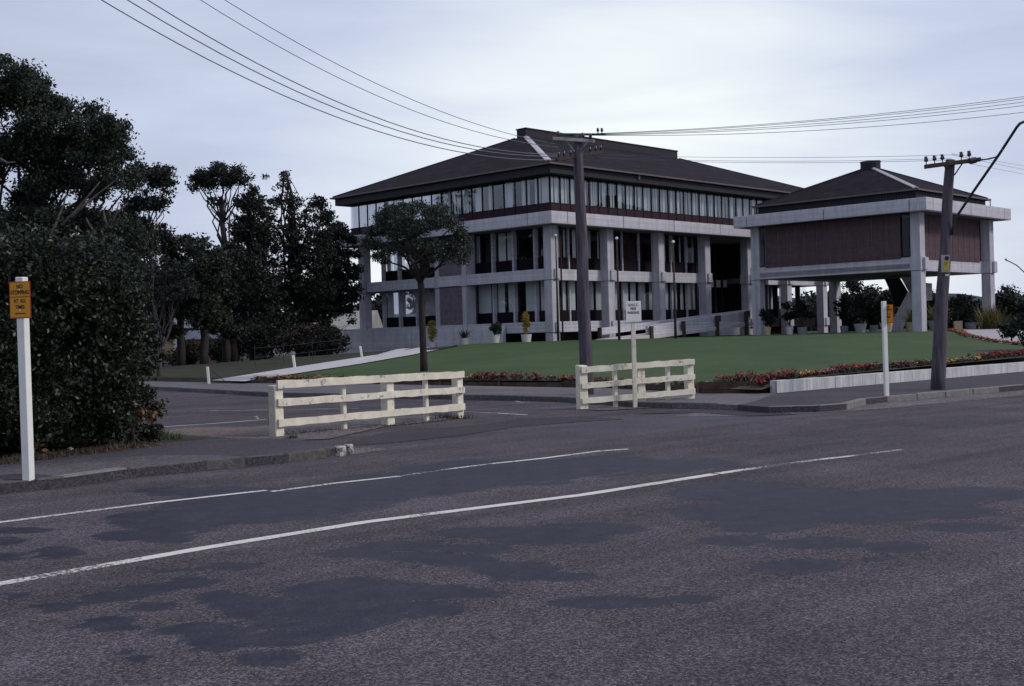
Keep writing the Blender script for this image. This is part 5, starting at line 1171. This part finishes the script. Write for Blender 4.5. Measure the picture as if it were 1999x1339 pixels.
bgtree('dark conifer left of the tallest one, joined with it low down', 500, 712, 80, [(490, 372, 16), (478, 395, 24), (500, 400, 30), (470, 440, 36), (500, 460, 44), (480, 510, 46), (500, 560, 46), (470, 590, 40), (510, 610, 40), (490, 645, 36), (460, 640, 30)], 24000, G1, .13, 43, .4)
# slender flat-topped tree
bgtree('slender flat-topped pine standing clear above the other trees', 458, 715, 74, [(430, 338, 20), (405, 345, 20), (455, 342, 20), (385, 350, 15), (475, 350, 16), (440, 355, 20), (412, 358, 18), (375, 366, 10), (430, 328, 12), (463, 334, 12), (392, 336, 12), (425, 398, 12), (415, 392, 9)], 8000, G1, .10, 44, .30, .28, depth=1.2, lfrom=.8, tt=.84)
for (x0, top, wd, Y, s) in ((205, 440, 62, 62, 51), (262, 428, 48, 66, 52), (310, 436, 44, 68, 53), (352, 452, 40, 70, 54), (400, 455, 42, 66, 55), (440, 470, 36, 72, 56)):
    r = random.Random(s); bl2 = [(x0 + r.uniform(-.25, .25) * wd, top + wd * .4, wd * .38), (x0 - wd * .4, top + wd * .8, wd * .42), (x0 + wd * .45, top + wd * .85, wd * .42)] + [(x0 + r.uniform(-.75, .75) * wd, r.uniform(top + wd, 650), wd * r.uniform(.4, .65)) for _ in range(15)]
    bgtree({51: 'dark bushy tree just right of the big left tree', 52: 'dark rounded tree, second of the row beyond the side street', 53: 'dark rounded tree above the small yellow house', 54: 'lower dark tree left of the slender pine', 55: 'dark tree in front of the foot of the slender pine', 56: 'dark tree filling the gap right of the slender pine'}[s], x0, 712, Y, bl2, 17000, G1 if s != 55 else G2, .12, s, .28)
bgtree('small dark tree with drooping foliage over the shed wall', 655, 690, 82, [(560, 625, 20), (590, 640, 16), (690, 625, 9), (560, 655, 22), (530, 650, 24)], 5000, G1, .12, 61, .12)
for i, (x, y, w_, hh) in enumerate(((350, 705, 3.0, 1.5), (440, 712, 3.6, 1.9), (520, 712, 4.2, 2.2), (600, 705, 3.6, 1.6), (618, 706, 3.0, 1.6), (640, 700, 2.4, 1.4))):
    clump('undergrowth_bush', ('brownish bush in front of the yellow house', 'dark bush left of the slender pine trunk', 'dark bush below the tallest conifer', 'brown scrub between the pine trunks', 'brown scrub behind the middle marker post', 'low dark scrub just left of the blockwork wall end')[i], 'bush', x, y, 77 - i, w_, hh, GU if i in (0, 3, 4) else G1, 70 + i, 4500, .11)
# backdrop woods closing the view behind the trees, many crowns read as one mass
def wood(name, label, items, n, size, m, seed):
    r = random.Random(seed); bb = []
    for (x, y, rp, Y) in items:
        c = atY(x, y, Y); rr = rp * Y / FPX; bb.append((c[0], c[1], max(c[2], rr * .4), rr, rr, rr * .8))
        k = c[2] - rr * .8
        while k > 0: bb.append((c[0] + r.uniform(-.5, .5) * rr, c[1] + r.uniform(0, 1) * rr, k, rr * 1.05, rr, rr * .8)); k -= rr * 1.1
    o = leaves(name, m, bb, n, size, None, seed, size * 3.2, 22); tag(o, label, 'wood', kind='stuff'); return o
r = random.Random(88)
wood('distant_wood', 'distant dark tree belt behind the left trees and the shed', [(x, 575 + 12 * math.sin(x * .05) + r.uniform(-8, 8), 26, 150) for x in range(-60, 980, 17)], 26000, .42, G1, 88)
wood('distant_wood', 'distant tree belt seen beneath the raised chamber and at the right', [(x, (610 if x < 1560 else 596 if x < 1625 else 588 if x < 1790 else 606) + r.uniform(-8, 8), 22, 165) for x in range(1420, 2250, 15)], 20000, .42, G1, 89)
# individual right background trees
for (x, top, wd, Y, lab, s, m) in ((1668, 545, 20, 110, 'dark pointed conifer seen under the chamber, right of its rear column', 91, G1), (1700, 562, 16, 118, 'second dark conifer seen under the middle of the chamber', 92, G1), (1570, 585, 20, 120, 'small bushy tree in the gap of sky under the chamber left end', 93, G2),
        (1640, 570, 20, 112, 'dark bushy tree behind the shaded rear column', 97, G1), (1735, 566, 20, 115, 'open-crowned tree left of the concrete stair', 98, G2),
        (1815, 566, 24, 112, 'dark tree right of the stair landing', 94, G1), (1856, 576, 34, 108, 'broad dark tree between the leaning pole and the far right column', 95, G2), (1900, 590, 26, 110, 'low dark tree left of the far right column', 99, G1), (1968, 556, 30, 105, 'round-topped dark tree near the right edge', 96, G1), (2015, 575, 26, 105, 'dark tree cut off by the right edge', 100, G2)):
    r = random.Random(s); bl2 = [(x + r.uniform(-.2, .2) * wd, top + wd * .3, wd * .35), (x - wd * .3, top + wd * .7, wd * .4), (x + wd * .35, top + wd * .75, wd * .4)] + [(x + r.uniform(-.8, .8) * wd, r.uniform(top + wd, 640), wd * .5) for _ in range(8)]
    bgtree(lab, x, 640, Y, bl2, 5000, m, .16, s, .2, .5, grp='dark trees seen beneath and beside the chamber', depth=1.2, z=.9)
# hills
def hills():
    mb = MB(); n = 160
    for j, (Y0, amp) in enumerate(((1500, 1.), (1900, 1.25))):
        b = len(mb.v)
        for i in range(n + 1):
            x = -2200 + 4400 * i / n; h = amp * (30 + 13 * math.sin(x * .0031 + j) + 9 * math.sin(x * .0092 + 2 * j) + 4 * math.sin(x * .027 + j)) * (1.35 if x < 0 else 1)
            mb.v += [(x, Y0 - 300, -5), (x, Y0 - 60, h * .72), (x, Y0, h), (x, Y0 + 300, -5)]
        for i in range(n):
            for k in range(3): q = b + 4 * i + k; mb.face([q, q + 4, q + 5, q + 1])
    o = mb.build('hills', mat('wooded_hills', (.035, .045, .06), .95, var=.25, scale=.02), smooth=True, fix=False); tag(o, kind='structure')  # blue of distant haze is put into the hill colour, no air is modelled
hills()

# ------------------------------------------------------------------ big tree and hedge at the left
root = None
YG = 27.
gb = gz(95, 872, .1); gb = np.array([atY(95, 720, YG)[0], YG, .08])
def relG(x, y, Y): return tuple(atY(x, y, Y) - gb)
GT = empty('large_tree', tuple(gb)); tag(GT, 'very large dark spreading tree filling the upper left corner, bare limbs showing', 'tree')
random.seed(77); mb = MB()
trk = limb(mb, (0, 0, -.2), relG(90, 520, YG), .38, .27, .05, 5, 10)
B_ = [(15, 185, 52), (60, 200, 50), (100, 225, 50), (40, 150, 34), (5, 120, 18), (75, 165, 24), (150, 262, 50), (200, 250, 34), (175, 222, 26), (225, 265, 28), (240, 250, 14), (180, 300, 44), (215, 310, 30), (245, 300, 20), (35, 290, 56), (95, 300, 44), (140, 340, 34), (60, 385, 46), (180, 370, 36), (215, 350, 30), (120, 420, 44), (20, 450, 60), (180, 430, 34), (255, 340, 16), (250, 365, 20), (70, 470, 50), (-50, 180, 70), (-50, 320, 80), (-50, 450, 80), (-120, 250, 80), (-130, 400, 80), (240, 470, 50), (200, 500, 55), (100, 500, 55), (30, 520, 60), (250, 530, 45), (160, 525, 50), (120, 470, 40), (90, 350, 46), (160, 300, 40), (60, 250, 46), (215, 440, 30)]
for i, (x, y, rp) in enumerate(B_):
    limb(mb, trk[-1 - (i % 3)], relG(x, y, YG + random.uniform(-1.2, 1.2)), .06, .010, .2, 6, 6)
mb.build('trunk', M['bark'], GT, smooth=True, fix=False)
bb = []
for (x, y, rp) in B_:
    for k in range(3):
        c = relG(x + random.uniform(-.3, .3) * rp, y + random.uniform(-.3, .3) * rp, YG + random.uniform(-1.8, 1.8)); rr = rp / 86 * random.uniform(.6, .95); bb.append((*c, rr, rr, rr * .7))
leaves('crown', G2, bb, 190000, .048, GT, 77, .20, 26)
mb = MB()
for P in (((60, 505), (130, 470), (190, 460), (214, 446), (226, 420), (232, 395)), ((190, 460), (175, 440), (168, 425)), ((214, 446), (205, 430), (202, 412), (208, 402)), ((95, 470), (112, 430), (124, 400), (130, 378)), ((120, 440), (150, 410), (170, 385), (195, 355)), ((140, 425), (165, 400), (200, 372), (228, 350)), ((100, 500), (150, 488), (185, 478), (200, 462)), ((0, 310), (15, 318), (30, 316)), ((226, 420), (240, 405), (250, 396))):
    n = len(P); mb.tube([relG(x, y, YG - 1.9 + .1 * math.sin(i)) for i, (x, y) in enumerate(P)], [.036 - .026 * i / (n - 1) for i in range(n)], 7)
mb.build('bare_limbs', M['palebark'], GT, smooth=True, fix=False)
# outlying gum behind with separate leaf clumps
bgtree('thin gum with separate rounded leaf clumps against the sky beside the large tree', 235, 700, 34, [(285, 335, 15), (275, 345, 12), (305, 352, 18), (322, 340, 14), (330, 358, 13), (312, 335, 12), (300, 400, 16), (318, 395, 12), (272, 330, 10), (262, 400, 22), (245, 430, 26), (270, 440, 20), (328, 375, 7), (288, 375, 8)], 11000, G1, .06, 62, .13, .17, grp=None, depth=.5, bark=M['bark'])
# hedge: dense leafy bank along the footpath
hb_ = atY(120, 870, 19.2); HB = empty('hedge', (hb_[0], 19.2, .08)); tag(HB, 'tall dense glossy-leaved hedge bank bordering the near left footpath', 'hedge')
bb = []; r = random.Random(15); h0 = np.array([hb_[0], 19.2, .08])
for i in range(520):
    x = r.uniform(-170, 268); y = r.uniform(470 + 22 * math.sin(x * .045) + 14 * math.sin(x * .11 + 1), 845)
    lim = (262 + 12 * math.sin(y * .05)) if y > 600 else 262 - (600 - y) * .55 + 14 * math.sin(y * .07)
    if x > lim: continue
    Y = 18.0 + (x < 120) * 0 + r.uniform(0, 2.2) + max(0, (260 - x)) * -.0085
    Y = max(Y, 15.9 + r.uniform(0, 1.2))
    c = atY(x, y, Y) - h0
    if c[2] < .15: continue
    rr = r.uniform(.24, .42); bb.append((c[0], c[1], c[2], rr, rr, rr * .9))
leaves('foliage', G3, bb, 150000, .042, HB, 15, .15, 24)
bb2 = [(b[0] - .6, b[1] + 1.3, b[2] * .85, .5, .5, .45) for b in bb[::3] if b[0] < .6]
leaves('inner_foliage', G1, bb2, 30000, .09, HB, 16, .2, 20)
random.seed(16); mb = MB()
for k in range(26): x = r.uniform(-150, 262); q0 = atY(x, 862, 18.2) - h0; q0[2] = 0; q1 = atY(x + r.uniform(-20, 20), r.uniform(560, 720), 18.3) - h0; limb(mb, tuple(q0), tuple(q1), .03, .01, .12, 5, 5)
mb.build('stems', M['bark'], HB, fix=False)
leaves('dead_leaves', GD, [(*(atY(x, y, Y) - h0), .16, .16, .12) for x, y, Y in ((275, 790, 18.2), (283, 810, 18.2), (222, 578, 18.4), (228, 590, 18.4), (295, 795, 18.3), (225, 565, 18.4), (80, 880, 16.4), (160, 560, 18.0), (60, 875, 16.2))], 260, .05, HB, 17, .09, 8)
# tuft spilling out at the hedge corner
leaves('overhang_foliage', G3, [(*(atY(x, y, 18.6) - h0), .14, .14, .12) for x, y in ((278, 620), (285, 660), (284, 720), (288, 770), (300, 800), (296, 840), (282, 850), (272, 580))], 2600, .040, HB, 18, .09, 10)
# loose litter on the verge
for i, (x, y, s, Y) in enumerate(((171, 862, .06, 17.2), (136, 880, .05, 16.3), (501, 819, .05, 0))):
    p = gz(x, y, .13 if i < 2 else .02); mb = MB(); rr = random.Random(i)
    for k in range(5):
        a = rr.uniform(0, 6.3); c = (rr.gauss(0, s * .4), rr.gauss(0, s * .4), abs(rr.gauss(.03, .02))); mb.quad([(c[0] + s * math.cos(a + j * 1.57) * rr.uniform(.5, 1), c[1] + s * math.sin(a + j * 1.57) * .6, c[2] + rr.uniform(-.01, .02)) for j in range(4)])
    o = mb.build('paper_scrap', M['paper'], fix=False); o.location = tuple(p); tag(o, ('crumpled white paper scrap in the hedge bottom', 'small pale paper scrap on the footpath edge by the yellow sign', 'white paper scrap on the asphalt left of the longer fence')[i], 'litter')
# weeds
def weeds(name, label, pts, n, hgt, m, seed, spread=.25, z=.02):
    mb = MB(); rr = random.Random(seed)
    for k in range(n):
        x, y = rr.choice(pts); p = gz(x, y, z); ox, oy = rr.gauss(0, spread), rr.gauss(0, spread * .6); a = rr.uniform(0, 6.3); l = hgt * rr.uniform(.4, 1.1); w = .006 + hgt * .02
        b = (p[0] + ox, p[1] + oy, z - .01); t = (b[0] + math.cos(a) * l * .5, b[1] + math.sin(a) * l * .5, z + l); s_ = (-math.sin(a) * w, math.cos(a) * w)
        mb.quad([(b[0] - s_[0], b[1] - s_[1], b[2]), (b[0] + s_[0], b[1] + s_[1], b[2]), (t[0], t[1], t[2])])
    o = mb.build(name, m, fix=False); tag(o, label, 'weeds', kind='stuff')
weeds('grass_tuft', 'green grass tufts at the hedge corner', [(290, 858), (305, 860), (320, 860), (335, 862), (300, 852)], 700, .17, GG, 1, .10, .03)
weeds('dry_weeds', 'dry weeds along the hedge foot', [(x, 868 + (300 - x) * .12) for x in range(-20, 300, 16)], 1500, .09, GX, 2, .12, .12)
weeds('grass_tuft', 'grass tuft at the foot of the longer fence', [(569, 856)], 90, .09, GG, 3, .05, .01)
weeds('dry_weeds', 'dry weeds at the right end of the longer fence', [(868, 815), (880, 817), (905, 816)], 160, .11, GX, 4, .10, .01)
weeds('dry_weeds', 'dry weeds in the gravel under the longer fence', [(x, 848 - (x - 560) * .09) for x in range(560, 880, 20)], 420, .05, GX, 5, .2, .01)
weeds('grass_tuft', 'weeds along the far kerb by the right fence', [(x, 793) for x in range(1360, 1500, 12)], 380, .10, GG, 6, .12, .01)
# fallen leaves and grit on the verges
def grit(name, label, pts, n, s, m, seed, sx_, sy_):
    mb = MB(); rr = random.Random(seed)
    for k in range(n):
        x, y, z = rr.choice(pts); p = gz(x, y, z); c = (p[0] + rr.gauss(0, sx_), p[1] + rr.gauss(0, sy_), z + .012); a = rr.uniform(0, 6.3); q = s * rr.uniform(.5, 1.3)
        mb.quad([(c[0] + q * math.cos(a + j * 1.57) * (1 if j % 2 else .55), c[1] + q * math.sin(a + j * 1.57) * (1 if j % 2 else .55), c[2] + rr.uniform(0, .012)) for j in range(4)])
    o = mb.build(name, m, fix=False); tag(o, label, 'leaf litter', kind='stuff')
grit('leaf_litter', 'fallen leaves along the hedge side of the footpath', [(x, 902 - x * .115, .12) for x in range(-20, 300, 10)], 1500, .022, GD, 1, .25, .16)
grit('leaf_litter', 'pale debris along the near left kerb', [(x, 948 - x * .105, .02) for x in range(0, 640, 14)], 420, .018, mat('pale_grit', (.25, .22, .21), .9, var=.5, scale=9), 2, .2, .05)

# ------------------------------------------------------------------ house, shed, small extras
def house():
    Y = 88.; b = atY(330, 705, Y); z = .25; root = empty('yellow_house', (b[0], b[1], z)); tag(root, 'small yellow weatherboard house with a grey blue lean-to roof, half hidden by trees', 'house')
    def X(px): return atY(px, 680, Y)[0] - b[0]
    def Z(py, px=350): return atY(px, py, Y)[2] - z
    x0, x1, x2 = X(270), X(345), X(412)
    MB().box(x0, x1, 0, 7, -.5, Z(640)).build('wall', M['weather'], root)
    mb = MB(); xa = X(312); zt = Z(640) + .002
    mb.v = [(x0 - .3, -.3, zt), (x1 + .3, -.3, zt), (xa, -.3, Z(614)), (x0 - .3, 7.3, zt), (x1 + .3, 7.3, zt), (xa, 7.3, Z(614))]
    for f_ in ((0, 1, 2), (3, 5, 4), (0, 2, 5, 3), (1, 4, 5, 2), (0, 3, 4, 1)): mb.face(list(f_))
    mb.build('roof', M['tinblue'], root)
    mb = MB(); mb.v = [(x0 + .1, -.32, zt), (x1 - .1, -.32, zt), (xa, -.32, Z(619))]; mb.face([0, 1, 2]); mb.build('gable', M['weather'], root)
    MB().box(x1 + .003, x2, .6, 6, -.5, Z(664)).build('wall', M['weather'], root)
    mb = MB(); mb.hexa([(x1 + .01, .2, Z(663)), (x2 + .4, .2, Z(663)), (x2 + .4, 6.3, Z(663)), (x1 + .01, 6.3, Z(663)), (x1 + .01, 2, Z(645)), (x2 - .8, 2, Z(645)), (x2 - .8, 5, Z(645)), (x1 + .01, 5, Z(645))]); mb.build('roof', M['tinblue'], root)
    wf = MB().box(X(354), X(380), .52, .6, Z(690), Z(666)).build('window', M['pot'], root)
    for a, c in ((356, 366.5), (368, 378)): MB().box(X(a), X(c), .49, .519, Z(688), Z(668)).build('pane', M['inner'], wf)
    MB().box(x1 - .18, x1 + .05, -.06, -.002, 0, Z(641)).build('corner_board', M['pot'], root)
house()
def shed():
    Y = 120.; b = atY(640, 650, Y); z = .2; root = empty('shed', (b[0], b[1], z)); tag(root, 'long low shed with a pale corrugated roof behind the tree trunks', 'shed')
    def X(px): return atY(px, 640, Y)[0] - b[0]
    def Z(py): return atY(620, py, Y)[2] - z
    MB().box(X(525), X(722), 0, 12, -1, Z(645)).build('wall', M['plinth'], root)
    mb = MB(); mb.hexa([(X(523), -.3, Z(645)), (X(724), -.3, Z(645)), (X(724), 12.3, Z(645)), (X(523), 12.3, Z(645)), (X(523), 5.5, Z(606)), (X(724), 5.5, Z(606)), (X(724), 6.5, Z(606)), (X(523), 6.5, Z(606))]); mb.build('roof', M['tin'], root)
shed()
# bare multi-stemmed tree by the hedge end, and trunks
random.seed(91); p = atY(312, 722, 52.); q = np.array([p[0], 52., terr(p[0], 52.)]); BT = empty('bare_tree', tuple(q)); tag(BT, 'thin many-stemmed grey tree just right of the hedge top', 'tree'); mb = MB()
st = limb(mb, (0, 0, -.2), tuple(atY(311, 700, 52.) - q), .14, .12, .03, 3, 7)
for k in range(13):
    x = random.uniform(262, 372); y = random.uniform(520, 640); l = limb(mb, st[-1], tuple(atY(x, y, 52. + random.uniform(-1.5, 1.5)) - q), .065, .015, .12, 6, 6, sag=-.05)
    for j in range(3): limb(mb, l[random.randint(2, 5)], tuple(atY(x + random.uniform(-22, 22), y - random.uniform(5, 60), 52.) - q), .018, .005, .2, 4, 4)
mb.build('trunk', mat('grey_bark', (.05, .045, .05), .9, var=.3, scale=5), BT, smooth=True, fix=False)
leaves('crown', G1, [(*(atY(x, y, 52.) - q), .6, .6, .5) for x, y in ((280, 540), (310, 520), (340, 530), (365, 560), (290, 580), (330, 575))], 2600, .09, BT, 92, .3, 12)
# street lamp arm at the right edge
p = atY(2040, 640, 60.); SLp = empty('street_lamp', (p[0], p[1], .6)); tag(SLp, 'thin curved lamp arm reaching in from the right edge', 'street lamp')
o3 = np.array([p[0], p[1], .6]); MB().tube([(0, 0, -.2), (0, 0, 5.1), (-.05, 0, 5.3)], .05, 8).build('pole', M['iron'], SLp, smooth=True)
MB().tube([tuple(atY(x, y, 60.) - o3) for x, y in ((2039, 568), (2020, 549), (1999, 531), (1985, 518), (1972, 511), (1965, 508))], .028, 6).build('arm', M['iron'], SLp, smooth=True)
MB().tube([tuple(atY(x, y, 60.) - o3) for x, y in ((1967, 509), (1963, 506), (1961.5, 505))], [.04, .055, .02], 8).build('lamp_head', M['potg'], SLp, smooth=True)
# wire fence beyond the path
random.seed(5); WFp = [hit(x, y) for x, y in ((470, 722), (530, 717), (590, 708), (650, 700))]; w0 = WFp[0]; WF = empty('wire_fence', tuple(w0)); tag(WF, 'thin post and wire fence running under the conifers beyond the path', 'fence')
for p in WFp: MB().tube([tuple(p - w0 + np.array([0, 3, -.1])), tuple(p - w0 + np.array([0, 3, 1.1]))], .014, 6).build('post', M['dwood'], WF)
for h in (.5, .95): MB().tube([tuple(p - w0 + np.array([0, 3, h])) for p in WFp], .003, 4).build('strand', M['wire'], WF)
